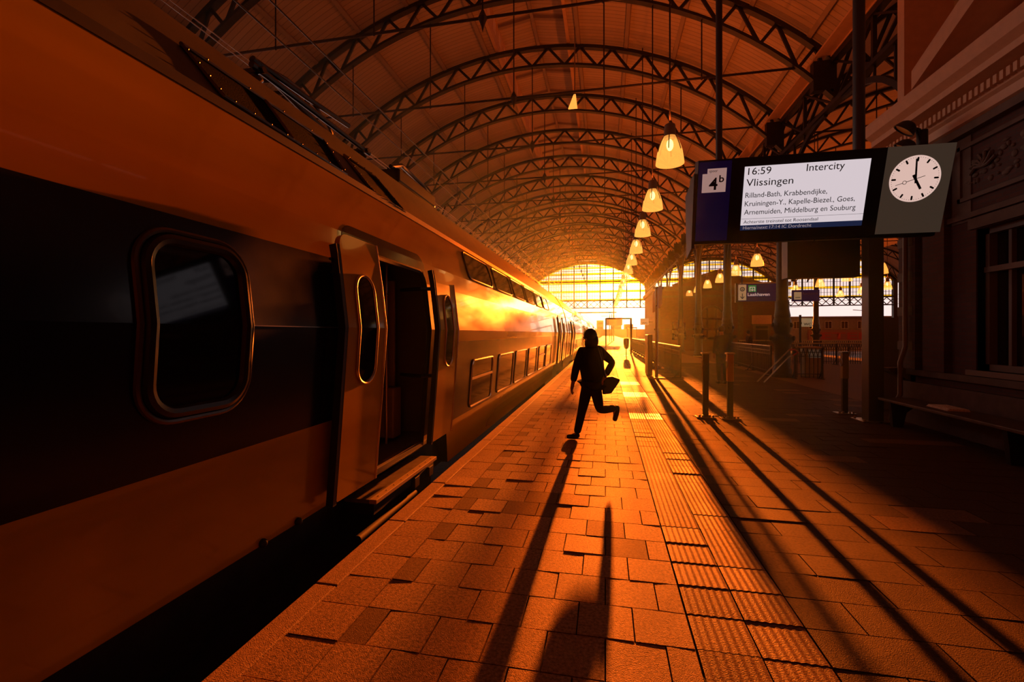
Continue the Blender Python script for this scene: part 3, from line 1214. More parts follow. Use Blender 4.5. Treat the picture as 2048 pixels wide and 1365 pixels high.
        v.box(-4.34, -4.3, o0 - 0.3, o1 + 0.5, 0.27, 2.6)
        v.box(-4.3, -2.24, o0 - 0.34, o0 - 0.3, 0.27, 2.54)
        v.box(-4.3, -2.24, o1 + 0.5, o1 + 0.54, 0.27, 2.54)
        v.box(-4.3, -2.22, o0 - 0.3, o1 + 0.5, 2.5, 2.54)
        v.build('vestibule', M['interior'], t)
        if near and d is doors[0]:
            MB().box(-2.19, -2.14, o0 + 0.03, o1 - 0.03, 0.285, 0.325).build('threshold_strip', M['frame_metal'], t)
            MB().box(-3.3, -2.55, o1 + 0.10, o1 + 0.14, 0.4, 2.25).build('interior_partition', M['interior_pale'], t, bevel=0.01)
            MB().box(-2.75, -2.45, o1 - 0.12, o1 + 0.09, 0.35, 0.95).build('litter_bin', M['interior_pale'], t, bevel=0.02)
            for zz in (2.12, 1.10):
                MB().tube([(-2.42, o1 + 0.02, zz), (-2.1, o1 - 0.12, zz), on_side(o1 + 0.03, zz, 0.07)], 0.022, 8).build('door_arm', M['black'], t, smooth=True)
            MB().tube([(-2.5, o1 - 0.2, 0.3), (-2.5, o1 - 0.2, 2.5)], 0.016, 8).build('grab_pole', M['steel'], t, smooth=True)
            st = MB()
            st.box(-2.30, -2.055, 3.70, 5.17, 0.085, 0.12)
            sp = st.build('step_board', M['step'], t, bevel=0.004)
            MB().box(-2.055, -1.985, 3.70, 5.17, 0.083, 0.122).build('nosing', M['step_edge'], sp, bevel=0.004)
            mb = MB()
            for q in range(9):
                for xx in (-2.25, -2.02):
                    mb.ball((xx, 3.8 + q * 0.158, 0.121), 0.008, 0.008, 0.004, 8, 4)
            mb.build('screw', M['rubber'], sp, smooth=True)
            mb = MB()
            mb.box(-2.3, -2.02, 3.72, 5.15, -0.02, 0.08)
            mb.build('step_housing', M['underframe'], t)
            for by in (4.55, 4.95):
                MB().box(-2.04, -1.99, by, by + 0.12, -0.06, 0.05).build('step_bracket', M['pole_grey'], t, bevel=0.005)
            MB().tube([(-2.02, 3.45, -0.12), (-2.02, 4.6, -0.12)], 0.035, 10).build('air_pipe', M['underframe'], t, smooth=True)
            for by in (2.52, 2.86):
                mb = MB()
                p = on_side(by, 0.262, 0.0)
                mb.ball((p[0] + 0.012, by, 0.262), 0.028, 0.028, 0.028, 12, 8)
                mb.build('buffer_stud', M['rubber'], t, smooth=True)
            # hinge lugs on the front leaf
            for zz in (2.15, 2.05):
                MB().tube([on_side(l0 - 0.05, zz, 0.08), on_side(l0 + 0.02, zz, 0.08)], 0.012, 8).build('door_lug', M['black'], t, smooth=True)
    return t


LOW1 = [(6.95, 8.30), (8.80, 10.25), (10.55, 12.05), (12.40, 13.90), (14.40, 15.85), (16.20, 17.75)]
UP1 = [(7.05, 8.65), (8.95, 10.55), (10.85, 12.40), (12.70, 14.20), (14.50, 16.0), (16.30, 17.75)]
D1 = (3.115, 3.746, 5.10, 5.785)
coach = make_coach(-9.0, 24.6, [D1, (19.62, 20.25, 21.6, 22.25)], LOW1, UP1, (6.12, 18.9),
                   'yellow and dark blue coach with open sliding doors, the one beside the runner', near=True)
sh = 27.4
LOW2 = [(a + 25.0, b + 25.0) for a, b in LOW1]
UP2 = [(a + 25.0, b + 25.0) for a, b in UP1]
c2 = make_coach(25.3, 49.3, [(27.4, 28.0, 29.35, 30.0), (43.9, 44.55, 45.9, 46.55)], LOW2, UP2, (31.2, 43.2),
                'second yellow coach, coupled behind the one with the open doors')
for i, lb in enumerate(['third yellow coach of the train, passing under the glazed end screen', 'fourth yellow coach of the train, outside beyond the hall']):
    o = copy_tree(c2)
    o.location.y += 24.6 * (i + 1)
    o['label'] = lb

# grilles on the sloping roof panel (parts of the first coach)
def cant(y, s, off=0.0):
    return (-2.33 - 0.39 * s + off * 0.85, y, 3.02 + 0.605 * s + off * 0.52)


def grille(poly, bars):
    mb = MB()
    mb.add([cant(y, s, 0.012) for y, s in poly], [tuple(range(len(poly)))])
    g = mb.build('roof_grille', M['mesh_black'], coach)
    mb = MB()
    pts = [cant(y, s, 0.016) for y, s in poly]
    mb.tube(pts, 0.014, 6, closed=True)
    for a, b in bars:
        mb.tube([cant(*a, 0.02), cant(*b, 0.02)], 0.014, 6)
    for i in range(len(poly)):
        a, b = poly[i], poly[(i + 1) % len(poly)]
        for q in range(4):
            f = (q + 0.5) / 4
            p = cant(a[0] + (b[0] - a[0]) * f, a[1] + (b[1] - a[1]) * f, 0.03)
            mb.ball(p, 0.007, 0.007, 0.007, 6, 4)
    mb.build('frame', M['dark_frame'], g, smooth=True)


grille([(2.31, 0.56), (2.45, 0.12), (3.09, 0.10), (3.80, 0.06), (3.74, 0.58)], [((3.01, 0.56), (3.09, 0.10))])
grille([(4.08, 0.56), (4.23, 0.11), (4.32, 0.02), (5.0, 0.0), (4.66, 0.54)], [])

# pantograph and roof gear
pg = thing('pantograph', 'folded black pantograph lying on the train roof under the contact wire', 'pantograph', (-3.3, 4.6, 3.82))
mb = MB()
for x in (-3.0, -3.6):
    mb.tube([(x, 3.4, 3.93), (x, 5.4, 3.93)], 0.03, 8)
for y in (3.5, 5.3):
    mb.tube([(-2.95, y, 3.93), (-3.65, y, 3.93)], 0.03, 8)
mb.build('base_frame', M['black'], pg, smooth=True)
for x in (-3.05, -3.55):
    for y in (3.5, 5.3):
        MB().lathe([(0.03, 0), (0.07, 0.02), (0.04, 0.05), (0.07, 0.08), (0.03, 0.12)], (x, y, 3.78), 12).build('insulator', M['dark_frame'], pg, smooth=True)
MB().tube([(-3.3, 5.25, 3.98), (-3.3, 4.4, 4.1), (-3.3, 3.75, 4.22)], 0.035, 8).build('lower_arm', M['black'], pg, smooth=True)
MB().tube([(-3.3, 3.75, 4.22), (-3.25, 4.5, 4.22), (-3.2, 5.25, 4.24)], 0.03, 8).build('upper_arm', M['black'], pg, smooth=True)
for y in (4.15, 4.4):
    pts = [(-4.6, y, 4.12), (-4.5, y + 0.02, 4.2), (-4.3, y, 4.25), (-3.7, y, 4.27), (-3.3, y + 0.05, 4.26)]
    MB().tube(pts, 0.022, 8).build('contact_strip', M['black'], pg, smooth=True)
MB().tube([(-3.3, 3.95, 4.24), (-3.28, 4.2, 4.27), (-3.27, 4.45, 4.26), (-3.27, 4.7, 4.2), (-3.28, 4.92, 4.12), (-3.29, 5.02, 4.06), (-3.33, 5.08, 4.05), (-3.38, 5.06, 4.08)], 0.02, 8).build('end_horn', M['dark_frame'], pg, smooth=True)
rg = thing('roof_equipment', 'low dark equipment boxes along the train roof beyond the pantograph', 'roof equipment', (-3.1, 6.4, 3.75))
MB().box(-3.2, -2.82, 5.9, 7.3, 3.72, 3.92).build('equipment_body', M['black'], rg, bevel=0.03)
MB().tube([(-2.9, 5.8, 3.9), (-2.88, 6.1, 4.02), (-2.88, 6.9, 3.98), (-2.9, 7.4, 3.75)], 0.03, 8).build('cable_loop', M['black'], rg, smooth=True)

# overhead wires
for i, (x, z, lb) in enumerate([(-3.4, 4.72, 'contact wire strung over the train, lower one of the pair'),
                                (-3.4, 5.05, 'overhead wire strung over the train, upper one of the pair')]):
    tag(MB().tube([(x, -2, z), (x, 300, z)], 0.010, 6).build('overhead_wire', M['iron']), lb, 'wire', 'overhead wires')
for i, (x, lb) in enumerate([(-4.32, 'thin cable beyond the train roof nearest its pantograph'), (-4.40, 'thin cable beyond the train roof, outer one of the pair')]):
    tag(MB().tube([(x, -2, 4.98), (x, 300, 4.98)], 0.007, 6).build('overhead_cable', M['steel']), lb, 'cable', 'thin overhead cables')


# ------------------------------------------------------------------ pendant lamps
def make_lamp():
    t = thing('pendant_lamp', 'x', 'pendant lamp', (0, 0, 0), 'bell pendant lamps of the hall')
    bell = [(0.10, 0.62), (0.14, 0.60), (0.19, 0.50), (0.235, 0.38), (0.27, 0.26), (0.29, 0.13), (0.305, 0.0)]
    MB().lathe([(r, z) for r, z in bell], (0, 0, 0), 28).build('lamp_shade', M['lamp_shade'], t, smooth=True)
    cap = [(0.0, 0.90), (0.05, 0.90), (0.09, 0.88), (0.115, 0.86), (0.125, 0.68), (0.135, 0.60), (0.11, 0.56), (0.0, 0.55)]
    MB().lathe(cap[::-1], (0, 0, 0), 20).build('housing', M['lamp_cap'], t, smooth=True)
    MB().ball((0, 0, 0.42), 0.075, 0.075, 0.13, 12, 8).build('bulb', M['lamp_core'], t, smooth=True)
    mb = MB()
    for q in range(6):
        a = q * PI / 3 + 0.3
        pts = [(r * 1.02 * math.cos(a), r * 1.02 * math.sin(a), z) for r, z in bell[1:5]]
        mb.tube(pts, 0.012, 6)
    mb.build('rib', M['lamp_cap'], t, smooth=True)
    MB().tube([(0, 0, 0.88), (0, 0, 8.2)], 0.018, 6).build('suspension_rod', M['iron'], t, smooth=True)
    # added upward spot above the housing, there to brighten the ceiling boards
    li = bpy.data.lights.new('ceiling_fill', 'SPOT')
    li.energy = CEILING_FILL_WATTS
    li.color = (1.0, 0.125, 0.010)
    li.spot_size = math.radians(165)
    li.spot_blend = 0.6
    li.shadow_soft_size = 0.12
    lo = bpy.data.objects.new('ceiling_fill', li)
    COL.objects.link(lo)
    lo.parent = t
    lo.location = (0, 0, 0.95)
    lo.rotation_euler = (PI, 0, 0)
    return t


lamp = make_lamp()
first = True
LZ = 5.36


def put_lamp(x, y, z, label):
    global first
    o = lamp if first else copy_tree(lamp)
    first = False
    o.location = (x, y, z)
    o['label'] = label


for i in range(16):
    put_lamp(1.40, 10.6 + 3.8 * i, LZ, 'glowing bell pendant lamp above the platform strip, %s from the departure board' % ORD[i])
for i in range(6):
    put_lamp(7.5, 25.0 + 3.8 * i, 5.0, 'bell pendant lamp in the row over the blue direction sign, %s in the row' % ORD[i])
for i, y in enumerate((29.6, 33.4, 37.2, 41.6)):
    put_lamp(15.4, y, 5.0, 'bell pendant lamp of the middle row beyond the square post, %s in the row' % ORD[i])
for i, y in enumerate((40.4, 44.0, 47.6)):
    put_lamp(21.4, y, 5.0, 'bell pendant lamp of the outer row before the glazed screen, %s in the row' % ORD[i])

# small sail shaped fitting hanging under the lantern
lf = thing('uplight_fitting', 'small lit sail shaped fitting hanging under the roof ridge', 'light fitting', (-1.15, 17.2, 10.2))
MB().prism([(-0.22, 0), (0.12, 0), (0.06, 0.5), (-0.02, 0.5)], lambda p, d: (-1.15 + p[0], 17.2 + d, 10.05 + p[1]), -0.05, 0.05).build('reflector', M['lamp_shade'], lf)
MB().tube([(-1.13, 17.2, 10.5), (-1.13, 17.2, 13.1)], 0.02, 6).build('suspension_rod', M['lamp_cap'], lf)

# ------------------------------------------------------------------ departure board with clock
TILT = math.radians(16)
DV = Vector((0, math.sin(TILT), -math.cos(TILT)))          # down along the board
NV = Vector((0, -math.cos(TILT), -math.sin(TILT)))         # towards the viewer
ORG = Vector((0, 6.0, 3.743))


def sg(x, t, d=0.0):
    return ORG + Vector((x, 0, 0)) + DV * t + NV * d


def sg_mat(x, t, d):
    m = Matrix.Identity(4)
    up = -DV
    for i in range(3):
        m[i][0] = (1, 0, 0)[i]
        m[i][1] = up[i]
        m[i][2] = NV[i]
        m[i][3] = sg(x, t, d)[i]
    return m


board = thing('departure_board', 'hanging departure display board with the track number and destination list', 'departure board', (2.2, 6.15, 3.0))


def sg_box(x0, x1, t0, t1, d0, d1):
    mb = MB()
    return mb.prism([(x0, t0), (x1, t0), (x1, t1), (x0, t1)], lambda p, d: tuple(sg(p[0], p[1], d)), d0, d1)


sg_box(1.13, 3.19, 0.0, 1.0, -0.22, 0.0).build('housing', M['sign_black'], board, bevel=0.006, fix=True)
# second face of the double sided board, leaning the other way, seen edge on
mb = MB()
mb.prism([(6.05, 3.70), (6.66, 3.70), (6.42, 2.77), (6.34, 2.77)], lambda p, d: (d, p[0], p[1]), 1.14, 3.85)
mb.build('rear_housing', M['sign_black'], board, fix=True)
mb = MB()
mb.prism([(6.05, 3.60), (6.70, 3.50), (6.62, 2.62), (6.25, 2.70)], lambda p, d: (d, p[0], p[1]), 1.09, 1.125)
mb.build('end_cap', M['iron'], board, fix=True)
sg_box(1.14, 1.52, 0.02, 0.985, 0.0, 0.006).build('track_number_panel', M['navy'], board, fix=True)
pl = MB()
pl.add([tuple(sg(x, t, 0.009)) for x, t in ((1.186, 0.163), (1.242, 0.163), (1.242, 0.104), (1.465, 0.104), (1.465, 0.388), (1.186, 0.388))], [(5, 4, 3, 2, 1, 0)])
plate = pl.build('number_plate', M['plate'], board)
text_mesh('spoor', 0.048, M['ink'], plate, sg_mat(1.262, 0.147, 0.011), width=0.10)
text_mesh('4', 0.20, M['ink'], plate, sg_mat(1.268, 0.355, 0.011), bold=0.004, width=0.10)
text_mesh('b', 0.115, M['ink'], plate, sg_mat(1.383, 0.268, 0.011), bold=0.002, width=0.058)
scr = sg_box(1.672, 3.03, 0.108, 0.810, 0.0, 0.006).build('screen', M['screen'], board, fix=True)
ft = sg_box(1.672, 3.03, 0.810, 0.872, 0.0, 0.006).build('screen_footer', M['screen_blue'], board, fix=True)
sg_box(1.672, 3.03, 0.731, 0.734, 0.006, 0.0075).build('divider_line', M['ink'], scr)
for s_, x, t, sz, wd, bd in [('16:59', 1.712, 0.206, 0.118, 0.258, 0.0), ('Intercity', 2.358, 0.205, 0.118, 0.405, 0.0), ('Vlissingen', 1.700, 0.339, 0.122, 0.526, 0.0),
                             ('Rilland-Bath,', 1.702, 0.476, 0.088, 0.408, 0.0), ('Krabbendijke,', 2.142, 0.476, 0.088, 0.468, 0.0), ('Kruiningen-Y., Kapelle-Biezel., Goes,', 1.702, 0.578, 0.088, 1.215, 0.0),
                             ('Arnemuiden, Middelburg en Souburg', 1.702, 0.680, 0.088, 1.235, 0.0), ('Achterste treinstel tot Roosendaal', 1.704, 0.788, 0.056, 0.842, 0.0)]:
    text_mesh(s_, sz, M['ink'], scr, sg_mat(x, t, 0.008), width=wd, bold=bd, shear=0.0)
text_mesh('Hierna/', 0.056, M['text_white'], ft, sg_mat(1.703, 0.860, 0.008), width=0.165)
text_mesh('next:', 0.056, M['text_white'], ft, sg_mat(1.868, 0.860, 0.008), width=0.125, shear=0.25)
text_mesh('17:14 IC Dordrecht', 0.056, M['text_white'], ft, sg_mat(2.01, 0.860, 0.008), width=0.472)
MB().tube([(1.415, 6.2, 3.70), (1.415, 6.2, 12.5)], 0.04, 12).build('hanging_pole', M['pole_grey'], board, smooth=True)
MB().tube([(2.985, 6.2, 3.70), (2.985, 6.2, 12.3)], 0.062, 14).build('hanging_pole', M['pole_grey'], board, smooth=True)
MB().tube([tuple(sg(2.55, 1.0, -0.05)), tuple(sg(2.56, 1.02, -0.04)), tuple(sg(2.53, 1.07, -0.03)), tuple(sg(2.5, 1.1, -0.03))], 0.006, 6).build('cable_end', M['rubber'], board, smooth=True)

clock = thing('station_clock', 'round lit station clock on a grey panel beside the departure board', 'clock', (3.52, 6.1, 3.35))
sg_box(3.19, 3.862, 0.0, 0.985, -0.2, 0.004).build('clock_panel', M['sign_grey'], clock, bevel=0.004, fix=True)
CX, CT, CR = 3.503, 0.367, 0.258


def ck(a, r, d):
    """point on the dial, a clockwise from twelve"""
    return tuple(sg(CX + r * math.sin(a), CT - r * math.cos(a), d))


mb = MB()
n = 64
vs = [ck(2 * PI * i / n, CR, 0.010) for i in range(n)] + [ck(2 * PI * i / n, CR, 0.003) for i in range(n)]
mb.add(vs, [tuple(reversed(range(n)))] + [(i, (i + 1) % n, (i + 1) % n + n, i + n) for i in range(n)])
dial = mb.build('dial', M['dial'], clock)
mb = MB()
vs = [ck(2 * PI * i / n, CR, 0.012) for i in range(n)] + [ck(2 * PI * i / n, CR + 0.012, 0.004) for i in range(n)]
mb.add(vs, [(i, i + n, (i + 1) % n + n, (i + 1) % n) for i in range(n)])
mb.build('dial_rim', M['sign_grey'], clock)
mb = MB()
for i in range(60):
    a = 2 * PI * i / 60
    if i % 5:
        q = 8
        mb.add([tuple(Vector(ck(a, 0.235, 0.0115)) + Vector((0.0035 * math.cos(2 * PI * j / q), 0, 0)) - DV * 0.0035 * math.sin(2 * PI * j / q)) for j in range(q)], [tuple(range(q))])
mb.build('minute_dot', M['ink'], dial)
for i in range(12):
    a = 2 * PI * i / 12
    mb = MB()
    d = Vector((math.cos(a), 0, 0)) + DV * math.sin(a)
    o_, i_ = Vector(ck(a, 0.232, 0.0118)), Vector(ck(a, 0.196, 0.0118))
    u = (o_ - i_).normalized()
    q = [i_ - d * 0.010, o_ - d * 0.010, o_ - d * 0.006 + u * 0.006, o_ + d * 0.006 + u * 0.006, o_ + d * 0.010, i_ + d * 0.010, i_ + d * 0.006 - u * 0.006, i_ - d * 0.006 - u * 0.006]
    mb.add([tuple(v) for v in q], [tuple(reversed(range(8)))])
    mb.build('hour_mark', M['ink'], dial)


def hand(name, a, r0, r1, w0, w1, d):
    s_ = Vector((math.cos(a), 0, 0)) + DV * math.sin(a)
    p, q = Vector(ck(a, r0, d)), Vector(ck(a, r1, d))
    mb = MB()
    e = NV * 0.004
    vs = [p - s_ * w0, p + s_ * w0, q + s_ * w1, q - s_ * w1]
    vs = [tuple(v) for v in vs] + [tuple(v + e) for v in vs]
    mb.add(vs, [(3, 2, 1, 0), (4, 5, 6, 7), (0, 1, 5, 4), (1, 2, 6, 5), (2, 3, 7, 6), (3, 0, 4, 7)])
    return mb


hand('hour_hand', math.radians(149.5), -0.05, 0.135, 0.013, 0.012, 0.018).build('hour_hand', M['ink_black'], clock, fix=True)
hand('minute_hand', math.radians(354), -0.05, 0.222, 0.010, 0.008, 0.026).build('minute_hand', M['ink_black'], clock, fix=True)
mb = hand('second_hand', math.radians(252), -0.09, 0.098, 0.0028, 0.0028, 0.034)
h2 = hand('second_hand', math.radians(252), 0.135, 0.21, 0.0028, 0.0022, 0.034)
mb.add(h2.v, h2.f)
ring = [Vector(ck(math.radians(252), 0.117, 0.036)) + Vector((0.019 * math.cos(2 * PI * i / 18), 0, 0)) + DV * 0.019 * math.sin(2 * PI * i / 18) for i in range(18)]
mb.tube(ring, 0.0028, 6, closed=True)
mb.build('second_hand', M['ink_black'], clock, fix=True)

# second board, seen from behind, and the square post
b2 = thing('departure_board', 'dark departure board seen from its unlit back under the clock sign', 'departure board', (4.1, 9.7, 2.66))
MB().box(3.41, 4.62, 9.55, 9.80, 2.655, 3.75).build('housing', M['sign_black'], b2, bevel=0.006)
MB().box(3.39, 3.41, 9.53, 9.82, 2.655, 3.75).build('end_trim', M['iron'], b2)
MB().box(3.6, 4.80, 9.40, 9.72, 3.75, 3.83).build('carrier_arm', M['iron'], b2)
post = thing('square_post', 'square grey steel post on a bolted base plate under the departure boards', 'post', (4.755, 9.42, 0))
MB().box(4.635, 4.875, 9.30, 9.54, 0.0, 4.0).build('shaft', M['pole_grey'], post, bevel=0.01)
MB().box(4.5, 5.01, 9.2, 9.64, 0.0, 0.025).build('base_plate', M['steel'], post, bevel=0.004)
mb = MB()
for x in (4.55, 4.96):
    for y in (9.25, 9.59):
        mb.lathe([(0.022, 0.025), (0.022, 0.05), (0.0, 0.06)], (x, y, 0), 8)
mb.build('bolt', M['steel'], post)


# ------------------------------------------------------------------ card reader posts
def reader(x, y, label, panel, loop=True):
    t = thing('card_reader_post', label, 'card reader post', (x, y, 0), 'card reader posts on the platform')
    MB().box(x - 0.05, x + 0.05, y - 0.035, y + 0.035, 0.0, 0.78).build('post', M['pole_grey'], t, bevel=0.008)
    MB().box(x - 0.056, x + 0.056, y - 0.05, y + 0.06, 0.70, 1.22).build('reader_panel', panel, t, bevel=0.012)
    MB().box(x - 0.075, x + 0.075, y - 0.07, y + 0.09, 1.205, 1.235).build('cap', M['steel'], t, bevel=0.008)
    MB().box(x - 0.17, x + 0.17, y - 0.11, y + 0.11, 0.0, 0.02).build('base_plate', M['steel'], t, bevel=0.004)
    mb = MB()
    for dx in (-0.12, -0.06, 0.06, 0.12):
        mb.lathe([(0.02, 0.02), (0.02, 0.055), (0.0, 0.065)], (x + dx, y - 0.075, 0), 8)
    mb.build('bolt', M['steel'], t)
    if loop:
        ringp = [(x - 0.058, y + 0.045 * math.cos(a), 1.02 + 0.07 * math.sin(a)) for a in [2 * PI * i / 16 for i in range(16)]]
        MB().tube(ringp, 0.009, 6, closed=True).build('reader_ring', M['steel'], t, smooth=True)
    return t


reader(1.86, 9.2, 'slim card reader post, the one nearer the runner of the close pair', M['pole_grey'])
reader(2.28, 9.15, 'slim card reader post with lit yellow panel, beside the long coated man', M['card_yellow'])
reader(4.66, 10.2, 'dark card reader post standing alone before the square post', M['card_shaded'])


# ------------------------------------------------------------------ railings
def railing(name, label, a, b, h=1.1, pitch=0.13, group=None, post_every=2.0, kick=True):
    a, b = Vector((a[0], a[1], 0)), Vector((b[0], b[1], 0))
    L = (b - a).length
    d = (b - a) / L
    sd = Vector((-d.y, d.x, 0))
    t = thing(name, label, 'railing', tuple(a), group)
    MB().tube([a + Vector((0, 0, h)), b + Vector((0, 0, h))], 0.032, 10).build('handrail', M['steel'], t, smooth=True)
    mb = MB()
    for z in (h - 0.16, h - 0.30, 0.18):
        mb.bar(a + Vector((0, 0, z)), b + Vector((0, 0, z)), 0.04, 0.025)
    mb.build('cross_rail', M['iron'], t)
    mb = MB()
    n = int(L / pitch)
    for i in range(n):
        p = a + d * (i + 0.5) * pitch
        mb.bar(p + Vector((0, 0, 0.05)), p + Vector((0, 0, h - 0.3)), 0.022, 0.022)
        mb.bar(p + Vector((0, 0, h - 0.3)), p + d * pitch * 0.5 + Vector((0, 0, h - 0.03)), 0.02, 0.02)
        mb.bar(p + d * pitch + Vector((0, 0, h - 0.3)), p + d * pitch * 0.5 + Vector((0, 0, h - 0.03)), 0.02, 0.02)
    mb.build('baluster_grille', M['iron'], t)
    k = max(1, round(L / post_every))
    for i in range(k + 1):
        p = a + d * (L * i / k)
        mb = MB().bar(p, p + Vector((0, 0, h + 0.02)), 0.06, 0.06)
        mb.bar(p + Vector((0, 0, 0.35)), p + sd * 0.22 + Vector((0, 0, 0.02)), 0.03, 0.03)
        mb.bar(p - sd * 0.10 + Vector((0, 0, 0.02)), p + sd * 0.30 + Vector((0, 0, 0.02)), 0.07, 0.03)
        mb.build('rail_post', M['iron'], t)
    return t


railing('stair_railing', 'long iron railing catching the sun beside the lit platform', (2.62, 17.1), (2.35, 43.0), 1.12)
railing('stair_railing', 'iron stair railing between the ornate column and the man in the coat', (6.05, 18.6), (6.45, 26.4), 1.12, post_every=2.4)
railing('stair_railing', 'short iron railing end beside the grey ticket cabinet', (6.5, 17.6), (7.35, 17.6), 1.1)
railing('balcony_railing', 'ornate iron railing before the red brick building', (9.0, 25.4), (13.9, 26.3), 1.08, 0.12)
railing('balcony_railing', 'farther iron railing beyond the stairwell before the parked bicycles', (9.0, 34.0), (22.0, 36.5), 1.1, 0.14)
hr = thing('stair_handrail', 'pair of slanted steel handrails rising to the thick ornate column', 'handrail', (4.9, 16.1, 0))
MB().tube([(4.83, 16.1, 0.02), (6.22, 17.35, 1.02), (6.35, 17.45, 1.02)], 0.022, 8).build('upper_rail', M['steel'], hr, smooth=True)
MB().tube([(4.98, 15.95, 0.02), (6.2, 17.3, 0.80), (6.38, 17.45, 0.82)], 0.022, 8).build('lower_rail', M['steel'], hr, smooth=True)
MB().tube([(6.22, 17.35, 1.02), (6.42, 17.42, 1.04), (6.52, 17.42, 0.94), (6.38, 17.45, 0.82)], 0.03, 8).build('red_end_guard', M['red'], hr, smooth=True)
cb = thing('ticket_cabinet', 'pale grey rounded ticket cabinet behind the railing end', 'cabinet', (7.3, 18.4, 0))
MB().box(7.05, 7.65, 18.2, 18.7, 0.0, 1.12).build('body', M['panel_grey'], cb, bevel=0.08)
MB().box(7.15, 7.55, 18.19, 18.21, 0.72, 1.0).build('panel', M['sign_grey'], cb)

# timetable board by the railing
tb = thing('timetable_board', 'tall timetable board on a steel pole with yellow sheets catching the light', 'timetable board', (1.78, 16.9, 0))
MB().tube([(1.78, 16.9, 0.0), (1.78, 16.9, 3.2)], 0.055, 12).build('pole', M['steel'], tb, smooth=True)
MB().box(1.5, 2.06, 16.7, 17.1, 0.0, 0.03).build('base_plate', M['steel'], tb)
mb = MB()
mb.prism([(1.74, 2.35), (2.02, 2.62), (2.02, 3.42), (1.74, 3.12)], lambda p, d: (p[0], 17.9 + d - (p[0] - 1.74) * 2.0, p[1]), -0.03, 0.03)
mb.build('sheet_panel', M['card_yellow'], tb, fix=True)
mb = MB()
mb.box(1.80, 1.87, 17.25, 17.3, 2.4, 3.3)
mb.build('panel_frame', M['iron'], tb)
nb = thing('notice_cabinet', 'dark upright notice cabinet standing beside the timetable pole', 'notice cabinet', (1.62, 18.0, 0))
MB().box(1.55, 1.72, 17.7, 18.9, 0.02, 1.55).build('cabinet_body', M['black'], nb, bevel=0.02)
for yy in (17.8, 18.75):
    MB().box(1.57, 1.70, yy, yy + 0.06, 0.0, 0.1).build('foot', M['iron'], nb)

# litter bin
lb_ = thing('litter_bin', 'dark litter bin on a thin pole in the middle of the sunlit platform', 'litter bin', (1.44, 33.2, 0))
MB().lathe([(0.11, 0.5), (0.17, 0.62), (0.2, 0.95), (0.2, 1.15), (0.16, 1.25), (0.0, 1.27)], (1.44, 33.2, 0), 16).build('bin_body', M['black'], lb_, smooth=True)
MB().tube([(1.44, 33.2, 0.0), (1.44, 33.2, 0.6)], 0.035, 8).build('pole', M['iron'], lb_, smooth=True)
MB().box(1.3, 1.58, 33.05, 33.35, 0, 0.02).build('base_plate', M['steel'], lb_)

# portal frame, far display, mast
pf = thing('portal_frame', 'dark portal frame standing over the platform beyond the litter bin', 'portal frame', (1.95, 36.7, 0))
MB().box(1.88, 2.02, 36.6, 36.8, 0, 2.78).build('upright', M['iron'], pf)
MB().box(-0.02, 2.02, 36.6, 36.8, 2.70, 2.80).build('crossbeam', M['iron'], pf)
MB().box(-0.02, 0.08, 36.64, 36.76, 0, 2.72).build('thin_upright', M['iron'], pf)
fd = thing('departure_board', 'small grey departure board far out beyond the runner', 'departure board', (-1.0, 88, 0))
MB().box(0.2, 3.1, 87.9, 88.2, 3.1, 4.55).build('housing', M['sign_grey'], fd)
MB().box(0.65, 2.05, 87.88, 87.9, 3.2, 4.4).build('screen', M['panel_grey'], fd)
for x in (0.75, 1.1):
    MB().box(x, x + 0.12, 88.0, 88.12, 0, 5.3).build('upright', M['iron'], fd)
ms = thing('catenary_mast', 'catenary mast with a long cross arm over the far tracks', 'mast', (1.67, 99, 0))
MB().box(1.57, 1.83, 98.9, 99.1, 0, 9.0).build('upright', M['iron'], ms)
MB().box(-6.5, 2.3, 98.9, 99.1, 5.9, 6.15).build('cross_arm', M['iron'], ms)
MB().box(-5.4, -5.3, 98.9, 99.1, 5.4, 5.9).build('drop_arm', M['iron'], ms)
for i, (px, y) in enumerate(((0.9, 118.0), (1.6, 140.0))):
    t = thing('platform_lamp_post', 'thin lamp post far out on the open platform, %s one past the small display' % ORD[i], 'lamp post', (px, y, 0), 'lamp posts on the open platform')
    MB().box(px - 0.06, px + 0.06, y - 0.06, y + 0.06, 0, 6.0).build('pole', M['iron'], t)
    MB().box(px - 2.0, px - 0.1, y - 0.15, y + 0.15, 5.9, 6.02).build('lamp_arm', M['grey_metal'], t)
    MB().box(px + 0.1, px + 2.0, y - 0.15, y + 0.15, 5.9, 6.02).build('lamp_arm', M['grey_metal'], t)


# toilet signs
def wc_sign(x, y, z, w_, h_, label, arm_to):
    t = thing('toilet_sign', label, 'toilet sign', (x, y, z), 'square toilet signs')
    MB().box(x - w_ / 2, x + w_ / 2, y - 0.05, y + 0.05, z, z + h_).build('sign_face', M['pale_sign'], t, bevel=0.01)
    m = Matrix.Translation((x, y - 0.056, z + h_ * 0.14)) @ Matrix.Rotation(PI / 2, 4, 'X')
    text_mesh('WC', h_ * 0.42, M['ink_black'], t, Matrix.Translation((-w_ * 0.36, 0, 0)) @ m, width=w_ * 0.72, bold=0.004)
    if arm_to:
        mb = MB().tube([(x, y, z + h_), (x, y, z + h_ + arm_to)], 0.03, 6)
        mb.build('hanging_arm', M['iron'], t)
    return t


